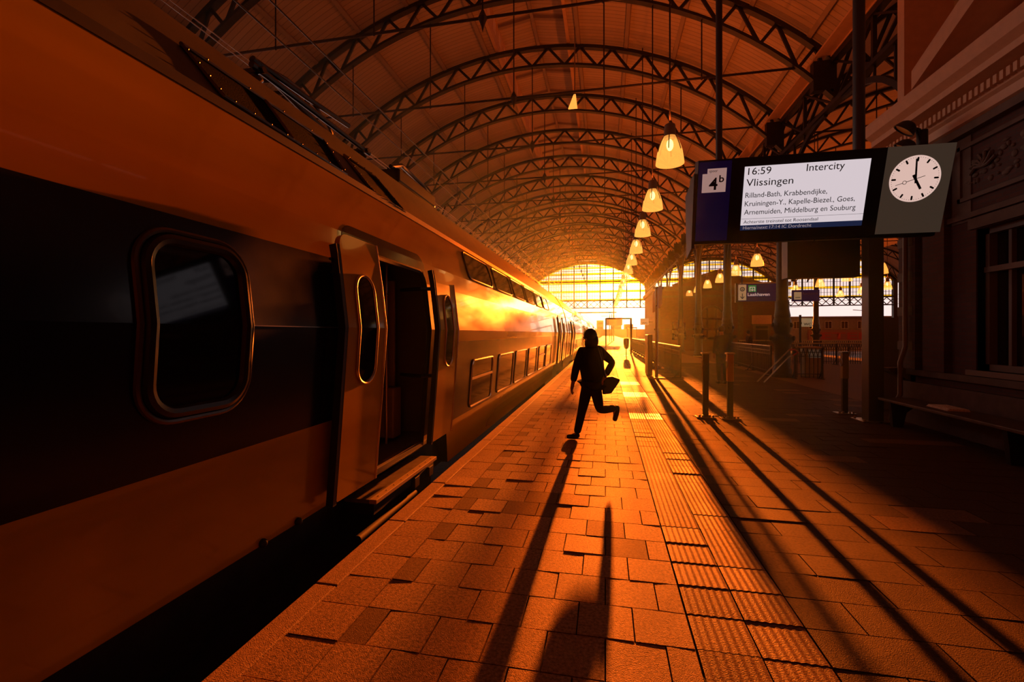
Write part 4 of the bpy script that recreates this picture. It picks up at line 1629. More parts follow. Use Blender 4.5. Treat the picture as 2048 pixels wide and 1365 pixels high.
wc_sign(3.72, 46.0, 2.42, 0.78, 0.62, 'square pale toilet sign on the corner of the station building', 0)
MB().box(4.1, 4.5, 45.97, 46.03, 2.65, 2.75).build('sign_arm', M['iron'], bpy.data.objects['toilet_sign'])
wc_sign(10.75, 27.5, 1.96, 0.52, 0.46, 'square pale toilet sign on a post beside the slender column', 0)
MB().tube([(10.42, 27.52, 0.0), (10.42, 27.52, 2.6)], 0.06, 8).build('sign_post', M['iron'], bpy.data.objects['toilet_sign.001'])
MB().box(10.4, 10.52, 27.49, 27.55, 2.1, 2.2).build('sign_arm', M['iron'], bpy.data.objects['toilet_sign.001'])

# blue direction sign
ds = thing('direction_sign', 'blue hanging direction sign with a pale arrow panel over the stairwell', 'direction sign', (5.85, 19.5, 2.9))
MB().box(5.13, 6.75, 19.45, 19.55, 2.86, 3.55).build('sign_face', M['navy'], ds, bevel=0.008)
MB().box(5.05, 5.12, 19.43, 19.57, 2.82, 3.58).build('end_trim', M['iron'], ds)
pp = MB().box(5.15, 5.44, 19.44, 19.452, 2.9, 3.52).build('arrow_panel', M['pale_sign'], ds)
mb = MB()
c0 = (5.295, 19.435, 3.34)
ringp = [(c0[0] + 0.075 * math.cos(2 * PI * i / 20), c0[1], c0[2] + 0.075 * math.sin(2 * PI * i / 20)) for i in range(20)]
mb.tube(ringp, 0.014, 6, closed=True)
mb.box(5.268, 5.286, 19.432, 19.44, 3.29, 3.38)
mb.box(5.304, 5.322, 19.432, 19.44, 3.29, 3.38)
mb.build('round_symbol', M['ink_black'], pp)
mb = MB()
mb.box(5.283, 5.307, 19.432, 19.44, 2.97, 3.17)
mb.bar((5.295, 19.436, 2.965), (5.365, 19.436, 3.05), 0.008, 0.026, up=(-0.7, 0, 0.7))
mb.bar((5.295, 19.436, 2.965), (5.225, 19.436, 3.05), 0.008, 0.026, up=(0.7, 0, 0.7))
mb.build('down_arrow', M['ink_black'], pp)
pg2 = MB().box(5.52, 5.80, 19.44, 19.452, 3.23, 3.49).build('station_symbol', M['green'], ds)
mb = MB()
mb.box(5.56, 5.585, 19.434, 19.44, 3.25, 3.42)
mb.box(5.735, 5.76, 19.434, 19.44, 3.25, 3.42)
mb.box(5.56, 5.76, 19.434, 19.44, 3.40, 3.425)
mb.box(5.648, 5.672, 19.434, 19.44, 3.29, 3.38)
mb.bar((5.66, 19.437, 3.27), (5.71, 19.437, 3.32), 0.008, 0.02, up=(-0.7, 0, 0.7))
mb.bar((5.66, 19.437, 3.27), (5.61, 19.437, 3.32), 0.008, 0.02, up=(0.7, 0, 0.7))
mb.build('symbol_marking', M['text_white'], pg2)
text_mesh('Laakhaven', 0.17, M['text_white'], ds, Matrix.Translation((5.49, 19.44, 3.07)) @ Matrix.Rotation(PI / 2, 4, 'X'), width=0.80, bold=0.003)
for x in (5.3, 6.6):
    MB().tube([(x, 19.5, 3.55), (x, 19.5, 8.15)], 0.02, 6).build('hanging_rod', M['iron'], ds)
rk = thing('direction_sign', 'dim hanging smoking area sign beside the slender far column', 'direction sign', (9.3, 24.0, 3.2))
MB().box(8.72, 9.9, 23.95, 24.05, 3.12, 3.66).build('sign_face', M['navy'], rk, bevel=0.008)
MB().box(5.2, 6.7, 19.46, 19.54, 8.121, 8.2).build('cross_arm', M['iron'], ds)
q_ = MB().box(8.8, 9.12, 23.94, 23.952, 3.2, 3.56).build('symbol_panel', M['pale_sign'], rk)
MB().box(8.85, 9.07, 23.932, 23.94, 3.29, 3.315).build('cigarette_marking', M['ink_black'], q_)
text_mesh('Rookzone', 0.15, M['text_dim'], rk, Matrix.Translation((9.16, 23.94, 3.44)) @ Matrix.Rotation(PI / 2, 4, 'X'), width=0.66, bold=0.002)
for x in (8.9, 9.7):
    MB().tube([(x, 24.0, 3.66), (x, 24.0, 11.4)], 0.018, 6).build('hanging_rod', M['iron'], rk)

# ------------------------------------------------------------------ brick building on the right
XW = 5.42
mb = MB()
WY0, WY1, WZ0, WZ1 = 5.9, 8.05, 1.05, 3.15
mb.box(XW, XW + 0.4, -4, 9.70, 0.0, WZ0)
mb.box(XW, XW + 0.4, -4, 9.70, WZ1, 5.0)
mb.box(XW, XW + 0.4, -4, 4.0, WZ0, WZ1)
mb.box(XW, XW + 0.4, WY1, 9.70, WZ0, WZ1)
mb.box(XW, XW + 0.4, 4.0, WY0, WZ0, WZ1)
mb.box(XW, 14.0, 9.4, 9.70, 0.0, 5.0)
mb.box(XW - 0.10, XW, 8.55, 9.05, 0.96, 4.75)
mb.box(XW - 0.10, XW, 9.25, 9.70, 0.96, 4.75)
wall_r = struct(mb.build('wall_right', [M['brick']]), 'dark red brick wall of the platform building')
mb = MB()
for q in range(5):
    z = 1.3 + q * 0.62
    mb.box(XW - 0.11, XW + 0.06, 9.30, 9.72, z, z + 0.16)
mb.box(XW - 0.02, XW, 8.12, 8.5, 3.3, 4.6)
struct(mb.build('quoin_trim', [M['stone']], wall_r))
mb = MB()
mb.box(XW - 0.08, XW, -4, 9.72, 0.86, 0.96)
mb.prism([(0.0, 0.74), (-0.32, 0.90), (-0.36, 0.96), (0.0, 0.98)], lambda p, d: (XW + p[0], d, p[1]), 9.53, 9.80)
struct(mb.build('sill_trim', [M['stone']], wall_r, fix=True))
mb = MB()
mb.box(XW - 0.10, XW, -4, 9.74, 0.0, 0.74)
struct(mb.build('plinth_trim', [M['plinth']], wall_r))
mb = MB()
mb.box(XW - 0.06, XW, -4, 9.72, 3.34, 3.42)
mb.box(XW - 0.04, XW, WY0 - 0.1, WY1 + 0.1, 3.16, 3.32)
mb.box(XW - 0.12, XW, 4.2, 9.72, 4.62, 4.74)
struct(mb.build('string_course_trim', [M['stone']], wall_r))
# carved relief panel
mb = MB()
mb.box(XW - 0.05, XW, 6.2, 8.35, 3.62, 3.68)
mb.box(XW - 0.05, XW, 6.2, 8.35, 4.42, 4.48)
mb.box(XW - 0.05, XW, 8.29, 8.35, 3.62, 4.48)
for i in range(70):
    yy = 6.3 + 1.9 * random.random()
    zz = 4.05 + random.uniform(-0.25, 0.25)
    mb.ball((XW, yy, zz), 0.028, random.uniform(0.025, 0.07), random.uniform(0.02, 0.05), 10, 6)
for i in range(7):
    a = i * 0.5
    mb.tube([(XW - 0.02, 7.9, 4.05), (XW - 0.04, 7.9 - 0.12 * math.cos(a), 4.05 + 0.1 * math.sin(a)), (XW - 0.02, 7.9 - 0.24 * math.cos(a + .4), 4.05 + 0.2 * math.sin(a + .4))], 0.022, 6)
struct(mb.build('carved_relief', [M['stone']], wall_r, smooth=True))
# cornice (painted timber) with dentils
mb = MB()
pr = [(0.0, 4.76), (-0.10, 4.80), (-0.12, 4.92), (-0.17, 4.96), (-0.17, 5.12), (-0.42, 5.16), (-0.42, 5.26), (-0.52, 5.34), (-0.58, 5.46), (-0.58, 5.52), (0.0, 5.56)]
mb.prism(pr, lambda p, d: (XW + p[0], d, p[1]), -4.0, 9.95)
for i in range(96):
    y = 9.75 - i * 0.105
    if y < 1:
        break
    mb.box(XW - 0.25, XW - 0.15, y, y + 0.06, 4.99, 5.11)
struct(mb.build('cornice_trim', [M['cream']], wall_r, fix=True))
# raking cornice of the gable above
mb = MB()
mb.prism([(-0.55, 0.0), (-0.55, 0.30), (-0.35, 0.42), (0.2, 0.42), (0.2, 0.0)], lambda p, d: (XW + p[0], 8.55 - d, 5.56 + p[1] + 0.42 * d), 0.0, 7.0)
mb.prism([(8.3, 5.56), (1.6, 5.56), (1.6, 8.4)], lambda p, d: (XW + d, p[0], p[1]), 0.0, 0.2)
struct(mb.build('gable_trim', [M['cream']], wall_r, fix=True))
mb = MB()
mb.box(XW + 0.1, XW + 0.9, 9.9, 10.1, 5.6, 9.0)
struct(mb.build('wall_attic', [M['cream']]), 'pale upright panel above the cornice')
# station window
win = struct(thing('window_4', None, None, (XW + 0.1, 7.0, 1.05)), 'tall dark window of the brick building with a grey transom')
mb = MB()
mb.box(XW + 0.22, XW + 0.24, WY0, WY1, WZ0, WZ1)
struct(mb.build('glass_pane', M['window_glass'], win))
mb = MB()
for (a, b, z0, z1) in ((WY1 - 0.07, WY1, WZ0, WZ1), (WY0, WY0 + 0.07, WZ0, WZ1), (WY0, WY1, WZ1 - 0.08, WZ1), (WY0, WY1, WZ0, WZ0 + 0.09)):
    mb.box(XW + 0.12, XW + 0.26, a, b, z0, z1)
mb.box(XW + 0.10, XW + 0.26, WY0, WY1, 2.50, 2.58)
mb.box(XW + 0.16, XW + 0.26, 7.66, 7.71, WZ0, WZ1)
mb.box(XW + 0.02, XW + 0.26, WY1, WY1 + 0.10, WZ0 - 0.02, WZ1 + 0.1)
mb.box(XW - 0.06, XW + 0.24, WY0 - 0.1, WY1 + 0.12, WZ0 - 0.08, WZ0)
struct(mb.build('window_frame', M['frame_wood'], win))
mb = MB()
mb.box(XW + 0.30, XW + 0.32, WY0 + 0.1, WY1 - 0.1, WZ0, WZ1)
struct(mb.build('curtain_backing', M['interior'], win))
# room behind the wall
mb = MB()
mb.box(14.0, 14.3, -4, 9.7, 0, 5.0)
mb.box(XW, 14.3, -4, 9.7, 5.0, 5.1)
struct(mb.build('wall_rear', [M['brick']]))

# grey hoarding beyond the corner
hd = thing('hoarding', 'plain pale grey hoarding panel between the square post and the brick corner', 'hoarding', (5.9, 11.0, 0))
MB().box(5.45, 6.6, 10.98, 11.04, 0.0, 1.93).build('panel', M['panel_grey'], hd)
MB().box(5.42, 5.47, 10.95, 11.07, 0.0, 1.95).build('edge_post', M['panel_grey'], hd)

# downpipe
tag(MB().tube([(5.26, 9.40, 4.6), (5.26, 9.40, 1.45), (5.26, 9.40, 1.35), (5.18, 9.40, 1.08), (5.18, 9.40, 0.98), (5.18, 9.40, 0.5), (5.06, 9.38, 0.3), (5.02, 9.38, 0.0)], 0.038, 10).build('downpipe', M['grey_metal'], smooth=True),
    'thin bent downpipe on the corner of the brick building', 'downpipe')

# bench and newspaper
bn = thing('bench', 'long dark bench along the foot of the brick wall', 'bench', (4.9, 8.0, 0))
MB().box(4.72, 5.25, 4.0, 9.2, 0.42, 0.47).build('seat', M['bench'], bn, bevel=0.012)
for y in (8.9, 6.6, 4.4):
    mb = MB()
    mb.prism([(4.80, 0.0), (4.95, 0.0), (5.0, 0.25), (5.2, 0.42), (4.76, 0.42), (4.78, 0.25)], lambda p, d: (p[0], d, p[1]), y, y + 0.07)
    mb.build('leg', M['iron'], bn, fix=True)
npap = MB()
for i in range(3):
    o_ = i * 0.012
    npap.add([(4.86 + o_, 7.75, 0.475 + o_), (5.12, 7.70 + o_, 0.476 + o_), (5.14, 8.20, 0.478 + o_), (4.98, 8.0, 0.495 + o_), (4.88 + o_, 8.22, 0.476 + o_),
              (4.86 + o_, 7.75, 0.470), (5.12, 7.70 + o_, 0.470), (5.14, 8.20, 0.470), (4.98, 8.0, 0.470), (4.88 + o_, 8.22, 0.470)],
             [(0, 1, 3), (1, 2, 3), (2, 4, 3), (4, 0, 3), (0, 5, 6, 1), (1, 6, 7, 2), (2, 7, 9, 4), (4, 9, 5, 0)])
tag(npap.build('newspaper', M['paper']), 'crumpled newspaper left lying on the dark bench', 'newspaper')

# hooded lights by the cornice
fp = thing('speaker_pole', 'dark bracket pole carrying two hooded lights above the clock', 'bracket pole', (5.05, 8.7, 3.6))
MB().tube([(5.05, 8.6, 3.4), (5.05, 8.6, 4.9)], 0.075, 12).build('pole', M['iron'], fp, smooth=True)
MB().tube([(5.05, 8.6, 4.6), (4.95, 8.55, 4.9), (4.82, 8.5, 4.95)], 0.03, 8).build('bracket_arm', M['iron'], fp, smooth=True)
MB().box(5.05, XW - 0.102, 8.57, 8.65, 4.3, 4.4).build('wall_bracket', M['iron'], fp)
for i, (z, lb) in enumerate(((4.90, 'hooded floodlight under the cornice, upper of the two'), (4.60, 'hooded floodlight under the cornice, lower of the two'))):
    t = thing('hooded_floodlight', lb, 'floodlight', (4.75, 8.5, z), 'hooded floodlights under the cornice')
    prof = [(0.0, 0.13), (0.07, 0.12), (0.12, 0.08), (0.155, 0.0), (0.165, -0.03), (0.15, -0.03), (0.14, 0.0)]
    mb = MB().lathe(prof[::-1], (0, 0, 0), 18)
    R_ = Matrix.Rotation(math.radians(38), 3, 'Y') @ Matrix.Rotation(math.radians(18), 3, 'X')
    mb.v = [tuple(Vector((4.75, 8.5, z)) + R_ @ Vector(v)) for v in mb.v]
    mb.build('hood', M['iron'], t, smooth=True)
    mb = MB().lathe([(0.0, -0.012), (0.135, -0.012), (0.135, -0.004), (0.0, -0.004)], (0, 0, 0), 18)
    mb.v = [tuple(Vector((4.75, 8.5, z)) + R_ @ Vector(v)) for v in mb.v]
    mb.build('lens', M['card_yellow'], t)
    MB().tube([(4.80, 8.52, z + 0.06), (5.02, 8.6, z + 0.02)], 0.02, 6).build('arm', M['iron'], t)

# ------------------------------------------------------------------ station building at the back
sb = thing('station_building', 'brick station building with a low gable behind the stairwell railing', 'building', (9.8, 44, 0))
mb = MB()
mb.box(4.5, 15.0, 44.0, 55.0, 0.0, 5.6)
mb.build('wall', M['brick_far'], sb)
mb = MB()
mb.box(4.3, 15.2, 43.8, 55.2, 5.5, 5.9)
mb.box(4.42, 15.1, 43.92, 44.0, 4.9, 5.05)
mb.box(4.42, 15.1, 43.92, 44.0, 1.9, 2.02)
for x in (4.5, 8.0, 11.6, 14.6):
    mb.box(x, x + 0.45, 43.9, 44.0, 0, 5.5)
mb.build('cornice_trim', M['stone'], sb)
mb = MB()
mb.prism([(6.2, 5.9), (13.4, 5.9), (9.8, 7.1)], lambda p, d: (p[0], d, p[1]), 43.8, 55.0)
mb.build('gable', M['brick_far'], sb, fix=True)
mb = MB()
mb.bar((6.0, 43.75, 5.95), (9.8, 43.75, 7.2), 0.3, 0.22)
mb.bar((13.6, 43.75, 5.95), (9.8, 43.75, 7.2), 0.3, 0.22)
mb.build('gable_trim', M['stone'], sb)


def arch_window(x, w_, z0, z1, parent):
    poly = [(x - w_ / 2, z0), (x + w_ / 2, z0)] + [(x + w_ / 2 * math.cos(a), z1 + w_ / 2 * math.sin(a)) for a in [PI * i / 12 for i in range(13)]]
    mb = MB().prism(poly, lambda p, d: (p[0], d, p[1]), 43.96, 43.99)
    o = mb.build('window', M['window_glass'], parent, fix=True)
    mb = MB()
    mb.tube([(p[0], 43.95, p[1]) for p in poly], 0.06, 6, closed=True)
    for q in (-1 / 6, 1 / 6):
        mb.box(x + q * w_ - 0.03, x + q * w_ + 0.03, 43.92, 43.97, z0, z1 + w_ * 0.4)
    mb.box(x - w_ / 2, x + w_ / 2, 43.92, 43.97, z1 - 0.04, z1 + 0.04)
    mb.build('frame', M['stone'], o)


arch_window(9.4, 2.3, 1.0, 2.9, sb)
dr = MB().box(13.05, 14.05, 43.94, 43.99, 0.0, 2.25).build('door', M['black'], sb)
MB().box(12.75, 14.35, 43.90, 43.99, 2.3, 3.2).build('door_panel', M['cream'], sb)
mb = MB()
mb.box(12.85, 13.05, 43.88, 43.99, 0, 2.3)
mb.box(14.05, 14.25, 43.88, 43.99, 0, 2.3)
mb.box(12.7, 14.4, 43.85, 43.99, 2.25, 2.42)
mb.build('door_frame', M['stone'], sb)
MB().box(6.0, 7.2, 43.95, 43.99, 1.0, 2.6).build('window', M['window_glass'], sb)

# ------------------------------------------------------------------ brick office block seen across the yard
ob = thing('office_block', 'long low red brick block with square windows beyond the railings', 'building', (36, 92, 0))
mb = MB()
mb.box(27, 62, 92, 104, -1.3, 4.45)
mb.build('wall', mat('far_brick', (0.22, 0.19, 0.18), 0.8, noise=0.15, nscale=3), ob)
mb = MB()
mb.box(26.8, 62.2, 91.8, 104, 4.45, 4.65)
mb.build('roof', M['grey_metal'], ob)
for i in range(12):
    x = 28.5 + i * 2.6
    w1 = MB().box(x, x + 1.0, 91.94, 91.98, 2.5, 3.7).build('window', M['window_glass'], ob)
    mb = MB()
    for a, b, z0, z1 in ((x - 0.08, x, 2.45, 3.75), (x + 1.0, x + 1.08, 2.45, 3.75), (x - 0.08, x + 1.08, 3.7, 3.8), (x - 0.08, x + 1.08, 2.4, 2.5), (x + 0.47, x + 0.53, 2.5, 3.7)):
        mb.box(a, b, 91.9, 91.96, z0, z1)
    mb.build('frame', M['white_wall'], w1)
aw = MB().box(36, 52, 91.2, 91.9, 0.2, 2.2).build('awning', mat('red_awning', (0.26, 0.10, 0.075), 0.8), ob)
text_mesh('ETEPO', 1.7, M['red'], ob, Matrix.Translation((38.0, 91.15, 0.55)) @ Matrix.Rotation(PI / 2, 4, 'X'), width=10.5, bold=0.03)
yc = thing('yard_wall', 'pale yard wall with parked vehicles in front of the brick block', 'wall', (36, 80, -1.3), kind='thing')
MB().box(26, 60, 84.0, 84.4, -1.31, 0.25).build('wall_body', M['white_wall'], yc)
for i, (x, y) in enumerate(((24.5, 70.0), (33.5, 66.0), (30.0, 86.0))):
    t = thing('catenary_mast', 'pale catenary mast before the brick block, %s from the toilet sign' % ORD[i], 'mast', (x, y, -1.3), 'pale catenary masts')
    MB().tube([(x, y, -1.31), (x, y, 5.3)], 0.13, 8).build('upright', M['white_wall'], t, smooth=True)
    MB().tube([(x, y, 4.4), (x - 2.4, y, 4.6)], 0.04, 6).build('cross_arm', M['white_wall'], t, smooth=True)
cm = thing('canopy_post', 'pale post with a beam head beside the toilet sign', 'post', (13.2, 38.0, 0))
MB().tube([(13.2, 38, 0), (13.2, 38, 5.2)], 0.17, 10).build('upright', M['panel_grey'], cm, smooth=True)
MB().box(10.2, 13.7, 37.8, 38.2, 5.2, 5.5).build('beam_head', M['panel_grey'], cm)
for i in range(3):
    tag(MB().tube([(14, 84 + i * 3, 5.6 + 0.9 * i), (75, 88 + i * 3, 7.2 + 1.0 * i)], 0.03, 5).build('overhead_wire', M['iron']),
        'wire strung over the yard beyond the railings, %s upwards' % ORD[i], 'wire', 'yard overhead wires')

# city beyond the platform end
for i, (x, y, w_, d_, h, lb) in enumerate([(-6, 320, 4.6, 10, 10.5, 'hazy apartment tower far beyond the platform end'),
                                           (4, 330, 7, 10, 7.5, 'low hazy flats behind the far display board'),
                                           (13, 330, 6, 10, 8.0, 'hazy blocks beyond the portal frame'),
                                           (-30, 340, 23, 12, 5.5, 'long hazy block beyond the train end')]):
    t = thing('city_building', lb, 'building', (x, y, -1.3), 'hazy buildings on the horizon')
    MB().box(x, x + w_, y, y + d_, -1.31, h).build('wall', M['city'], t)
    for fl in range(int(h // 3.2)):
        MB().box(x + 0.6, x + w_ - 0.6, y - 0.06, y + 0.02, 1.4 + fl * 3.2, 2.8 + fl * 3.2).build('window', M['grey_metal'], t)
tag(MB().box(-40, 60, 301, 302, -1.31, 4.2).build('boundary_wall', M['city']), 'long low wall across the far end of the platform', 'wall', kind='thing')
sh_ = thing('platform_shelter', 'small glazed shelter flashing in the sun past the railing end', 'shelter', (5.2, 82, 0))
MB().box(3.6, 5.4, 82, 86, 2.5, 2.65).build('roof', M['iron'], sh_)
for x in (3.7, 5.3):
    MB().box(x - 0.05, x + 0.05, 82.05, 82.15, 0, 2.5).build('post', M['iron'], sh_)
MB().box(3.75, 5.25, 85.9, 85.95, 0.2, 2.4).build('glass_panel', M['clear'], sh_)


# ------------------------------------------------------------------ people
def skin(name, verts, edges, radii, m, parent=None, sub=2, root=0):
    off = parent_world(parent)
    me = bpy.data.meshes.new(name)
    me.from_pydata([tuple(Vector(v) - off) for v in verts], edges, [])
    o = bpy.data.objects.new(name, me)
    COL.objects.link(o)
    md = o.modifiers.new('skin', 'SKIN')
    sv = me.skin_vertices[0].data
    for i, r in enumerate(radii):
        sv[i].radius = r if isinstance(r, tuple) else (r, r)
    sv[root].use_root = True
    sb_ = o.modifiers.new('sub', 'SUBSURF')
    sb_.levels = sub
    sb_.render_levels = sub
    bpy.context.view_layer.update()
    dg = bpy.context.evaluated_depsgraph_get()
    ev = bpy.data.meshes.new_from_object(o.evaluated_get(dg))
    bpy.data.objects.remove(o)
    ev.name = name
    ev.materials.clear()
    ev.materials.append(m)
    ev.polygons.foreach_set('use_smooth', [True] * len(ev.polygons))
    o2 = bpy.data.objects.new(name, ev)
    COL.objects.link(o2)
    if parent is not None:
        o2.parent = parent
    return o2


def chain(vs, es, rs, pts, start=None):
    """append a chain of (x, y, z, r); returns the index of its last vertex"""
    prev = start
    for p in pts:
        vs.append(p[:3])
        rs.append(p[3])
        i = len(vs) - 1
        if prev is not None:
            es.append((prev, i))
        prev = i
    return prev


def fingers(vs, es, rs, wrist_i, wrist, hand_dir, side_dir, curl_dir):
    """a palm with four fingers and a thumb"""
    w_ = Vector(wrist)
    h, s_, c = Vector(hand_dir).normalized(), Vector(side_dir).normalized(), Vector(curl_dir).normalized()
    palm = w_ + h * 0.05
    vs.append(tuple(palm))
    rs.append((0.040, 0.020))
    pi_ = len(vs) - 1
    es.append((wrist_i, pi_))
    for k_, (o_, ln) in enumerate(((-0.030, 0.068), (-0.010, 0.078), (0.010, 0.074), (0.030, 0.058))):
        b0 = palm + h * 0.042 + s_ * o_
        chain(vs, es, rs, [(*b0, 0.011), (*(b0 + h * ln * 0.5 + c * 0.010), 0.0095), (*(b0 + h * ln * 0.85 + c * 0.032), 0.008)], pi_)
    t0_ = palm - h * 0.015 - s_ * 0.040
    chain(vs, es, rs, [(*t0_, 0.012), (*(t0_ + h * 0.035 - s_ * 0.018 + c * 0.008), 0.010), (*(t0_ + h * 0.060 - s_ * 0.018 + c * 0.02), 0.008)], pi_)


def person(label, J, look, coat, trouser, hair_m, name='person', long_coat=False, hood=False):
    """J: joints in world space; look: unit vector the face points to"""
    hip = Vector(J['hip'])
    t = None
    vs, es, rs = [], [], []
    vs.append(tuple(hip)); rs.append((0.10, 0.085))
    waist, chest, neck, head = (Vector(J[k_]) for k_ in ('waist', 'chest', 'neck', 'head'))
    iw = chain(vs, es, rs, [(*waist, (0.09, 0.075))], 0)
    ic = chain(vs, es, rs, [(*chest, (0.105, 0.085))], iw)
    inn = chain(vs, es, rs, [(*(chest + (neck - chest) * 0.62), (0.08, 0.065)), (*neck, 0.052)], ic)
    up = (head - neck).normalized()
    chain(vs, es, rs, [(*(head - up * 0.075), (0.062, 0.07)), (*(head + up * 0.0), (0.078, 0.092)), (*(head + up * 0.075), (0.062, 0.075))], inn)
    for sd in ('l', 'r'):
        sh_, el, wr = (Vector(J[k_ + sd]) for k_ in ('sh', 'el', 'wr'))
        e = chain(vs, es, rs, [(*sh_, 0.052), (*((sh_ + el) / 2), 0.046), (*el, 0.043), (*((el + wr) / 2), 0.038), (*wr, 0.028)], ic)
        hd_ = (wr - el).normalized()
        sdv = Vector(J.get('palm' + sd, (0, 1, 0)))
        cu = hd_.cross(sdv).normalized()
        fingers(vs, es, rs, e, wr, hd_, sdv, cu)
        hp, kn, an, toe = (Vector(J[k_ + sd]) for k_ in ('hp', 'kn', 'an', 'toe'))
        chain(vs, es, rs, [(*hp, 0.085), (*((hp + kn) / 2), 0.075), (*kn, 0.056), (*((kn + an) * 0.5 + Vector((0, 0, 0.02))), 0.052), (*an, 0.030), (*((an * 0.45 + toe * 0.55)), 0.018)], 0)
    body = skin(name, vs, es, rs, M['skin'])
    tag(body, label, 'person')
    # face
    lk = Vector(look).normalized()
    sdv = lk.cross(up).normalized()
    mb = MB()
    mb.ball(tuple(head + lk * 0.10 - up * 0.012), 0.014, 0.014, 0.022, 8, 6)
    for s_ in (-1, 1):
        mb.ball(tuple(head + sdv * s_ * 0.083 - up * 0.005), 0.014, 0.018, 0.03, 8, 6)
    mb.build('nose_and_ears', M['skin'], body, smooth=True)
    for s_ in (-1, 1):
        MB().ball(tuple(head + lk * 0.088 + sdv * s_ * 0.032 + up * 0.012), 0.011, 0.011, 0.008, 8, 6).build('eye', M['ink_black'], body, smooth=True)
    MB().ball(tuple(head + lk * 0.090 - up * 0.055), 0.022, 0.012, 0.007, 8, 6).build('mouth', M['red'], body, smooth=True)
    # hair
    mb = MB()
    c_ = head + up * 0.022 - lk * 0.018
    mb.ball(tuple(c_), 0.098, 0.105, 0.108, 18, 12)
    if hood:
        mb.ball(tuple(head - up * 0.06 - lk * 0.035), 0.098, 0.095, 0.125, 16, 10)
        mb.ball(tuple(neck + up * 0.03 - lk * 0.02), 0.10, 0.09, 0.10, 16, 10)
    mb.build('hair', hair_m, body, smooth=True)
    # coat: torso and sleeves, a little larger than the body
    cv, ce, cr = [], [], []
    cv.append(tuple(waist)); cr.append((0.165, 0.135))
    hem = Vector(J['hem'])
    chain(cv, ce, cr, [(*(hip + (waist - hip) * 0.2), (0.175, 0.145)), (*hem, (0.19, 0.16))], 0)
    k1 = chain(cv, ce, cr, [(*chest, (0.19, 0.15))], 0)
    chain(cv, ce, cr, [(*(chest + (neck - chest) * 0.6), (0.145, 0.115)), (*(neck - up * 0.03), (0.075, 0.075))], k1)
    for sd in ('l', 'r'):
        sh_, el, wr = (Vector(J[k_ + sd]) for k_ in ('sh', 'el', 'wr'))
        chain(cv, ce, cr, [(*sh_, 0.082), (*((sh_ + el) / 2), 0.07), (*el, 0.06), (*((el + wr) / 2), 0.054), (*(wr - (wr - el) * 0.06), 0.048)], k1)
    skin('coat', cv, ce, cr, coat, body)
    # trousers
    tv, te, tr_ = [tuple(hip)], [], [(0.15, 0.125)]
    for sd in ('l', 'r'):
        hp, kn, an = (Vector(J[k_ + sd]) for k_ in ('hp', 'kn', 'an'))
        chain(tv, te, tr_, [(*hp, 0.098), (*((hp + kn) / 2), 0.087), (*kn, 0.069), (*((kn + an) / 2), 0.064), (*(an + (kn - an) * 0.0), 0.056)], 0)
    skin('trousers', tv, te, tr_, trouser, body)
    shoes = []
    for sd in ('l', 'r'):
        an, toe, heel = (Vector(J[k_ + sd]) for k_ in ('an', 'toe', 'heel'))
        fd_ = (toe - heel).normalized()
        sv_, se, sr = [tuple(an + Vector((0, 0, 0.02)))], [], [0.055]
        ih = chain(sv_, se, sr, [(*(heel + fd_ * 0.045), (0.05, 0.05))], 0)
        chain(sv_, se, sr, [(*((heel + toe) / 2), (0.052, 0.042)), (*(toe - fd_ * 0.05), (0.054, 0.040)), (*(toe - fd_ * 0.005), (0.040, 0.030))], ih)
        shoes.append(skin('shoe', sv_, se, sr, M['shoe'], body))
    body.location.z -= min(v.co.z for o in shoes for v in o.data.vertices) - 0.002
    return body


# the runner: Y = 6.9 is the plane of the standing foot
RJ = dict(hip=(-0.205, 6.92, 0.86), waist=(-0.215, 6.90, 1.04), chest=(-0.225, 6.88, 1.24), neck=(-0.222, 6.86, 1.425), head=(-0.232, 6.84, 1.545),
          hem=(-0.215, 6.92, 0.72),
          shl=(-0.345, 6.80, 1.345), ell=(-0.425, 6.70, 1.085), wrl=(-0.462, 6.62, 0.875), palml=(0.2, 1, 0),
          shr=(-0.085, 6.98, 1.345), elr=(0.105, 7.08, 1.155), wrr=(-0.005, 6.92, 0.965), palmr=(0.2, 1, 0.2),
          hpl=(-0.265, 6.90, 0.80), knl=(-0.345, 6.86, 0.435), anl=(-0.425, 6.92, 0.085), toel=(-0.585, 6.88, 0.045), heell=(-0.365, 6.93, 0.04),
          hpr=(-0.150, 6.94, 0.78), knr=(-0.080, 6.80, 0.475), anr=(0.135, 7.02, 0.475), toer=(0.130, 7.02, 0.27), heelr=(0.19, 7.04, 0.52))
runner = person('person running over the sunlit paving in a dark coat, one leg kicked back', RJ, (-0.85, 0.5, -0.05), M['cloth_dark'], M['cloth_mid'], M['hair'], hood=True)
bag = thing('shoulder_bag', 'dark bag swinging behind the running person', 'bag', (0.1, 6.98, 0.72))
mb = MB()
mb.prism([(-0.06, 0.93), (0.10, 0.955), (0.215, 0.915), (0.205, 0.88), (0.085, 0.70), (-0.045, 0.68)], lambda p, d: (p[0], d, p[1]), 6.93, 7.05)
mb.build('bag_body', M['bag'], bag, bevel=0.02, fix=True)
MB().tube([(-0.04, 7.06, 0.92), (-0.10, 7.06, 1.15), (-0.12, 7.02, 1.40), (-0.13, 6.86, 1.42), (-0.06, 6.80, 1.2), (0.0, 6.86, 0.95)], 0.016, 6).build('strap', M['bag'], bag, smooth=True)

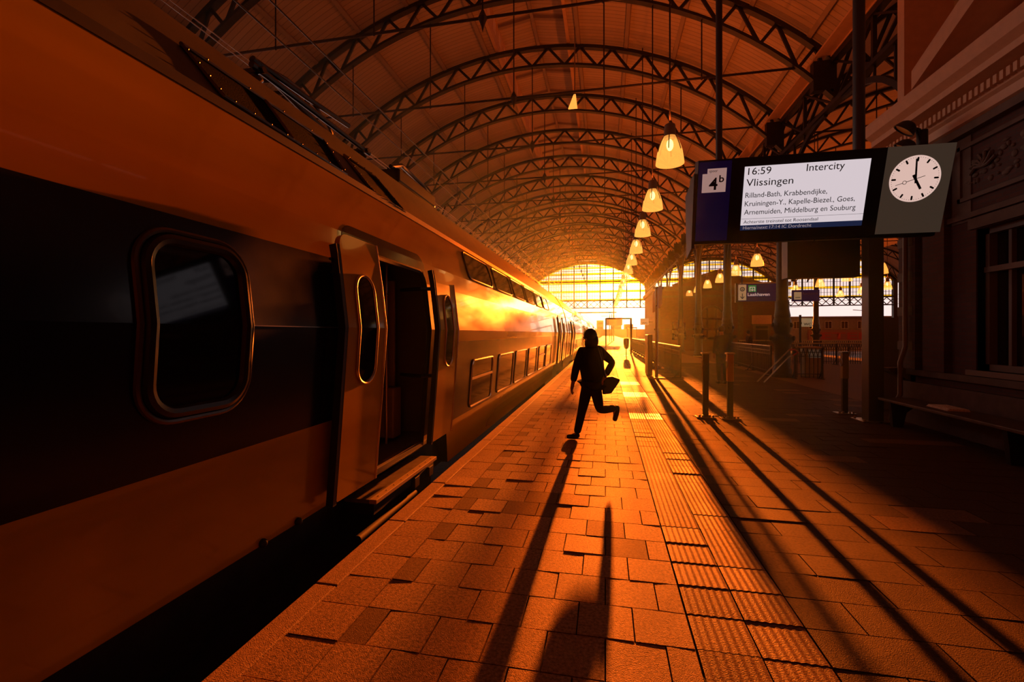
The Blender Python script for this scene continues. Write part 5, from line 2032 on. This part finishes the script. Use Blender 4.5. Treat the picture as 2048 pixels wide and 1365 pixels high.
def standing(x, y, fx, fy, s=1.0):
    """joints of someone standing upright, facing (fx, fy)"""
    f = Vector((fx, fy, 0)).normalized()
    r = Vector((f.y, -f.x, 0))

    def p(a, b, z):
        v = Vector((x, y, 0)) + r * a * s + f * b * s
        return (v.x, v.y, z * s)
    return dict(hip=p(0, 0, 0.95), waist=p(0, 0, 1.12), chest=p(0, -0.01, 1.34), neck=p(0, 0.02, 1.53), head=p(0, 0.05, 1.66), hem=p(0, 0, 0.62),
                shl=p(-0.175, -0.01, 1.44), ell=p(-0.23, -0.03, 1.16), wrl=p(-0.22, 0.06, 0.92), palml=tuple(f),
                shr=p(0.175, -0.01, 1.44), elr=p(0.23, -0.03, 1.16), wrr=p(0.22, 0.06, 0.92), palmr=tuple(f),
                hpl=p(-0.09, 0, 0.90), knl=p(-0.095, 0.02, 0.50), anl=p(-0.095, -0.02, 0.085), toel=p(-0.11, 0.16, 0.04), heell=p(-0.095, -0.07, 0.04),
                hpr=p(0.09, 0, 0.90), knr=p(0.095, 0.02, 0.50), anr=p(0.095, -0.02, 0.085), toer=p(0.11, 0.16, 0.04), heelr=p(0.095, -0.07, 0.04))


SJ = standing(3.60, 15.4, -0.2, 1.0, 1.03)
person('person standing with back turned in a long dark coat before the ornate column', SJ, (-0.2, 1, -0.15), M['cloth_brown'], M['cloth_mid'], M['hair'])
LJ = standing(7.75, 27.2, -1.0, -0.2, 0.98)
person('person in a dark jacket standing behind the stair railing under the direction sign', LJ, (-1, -0.2, -0.1), M['cloth_brown'], M['cloth_mid'], M['hair'])

# ------------------------------------------------------------------ haze in the hall
if HAZE_DENSITY > 0:
    mb = MB().box(-12.0, 3.6, 4.0, 100.0, -0.9, 12.9)
    hz = mb.build('haze', [bpy.data.materials.new('golden_haze')])
    hm = hz.data.materials[0]
    hm.use_nodes = True
    ht = hm.node_tree
    for n in list(ht.nodes):
        ht.nodes.remove(n)
    ho = N(ht, 'ShaderNodeOutputMaterial')
    vs_ = N(ht, 'ShaderNodeVolumeScatter')
    vs_.inputs['Color'].default_value = (0.55, 0.90, 0.85, 1)
    vs_.inputs['Density'].default_value = HAZE_DENSITY
    vs_.inputs['Anisotropy'].default_value = 0.72
    ht.links.new(vs_.outputs[0], ho.inputs['Volume'])
    tag(hz, 'thin golden haze hanging in the station hall', 'haze', kind='stuff')
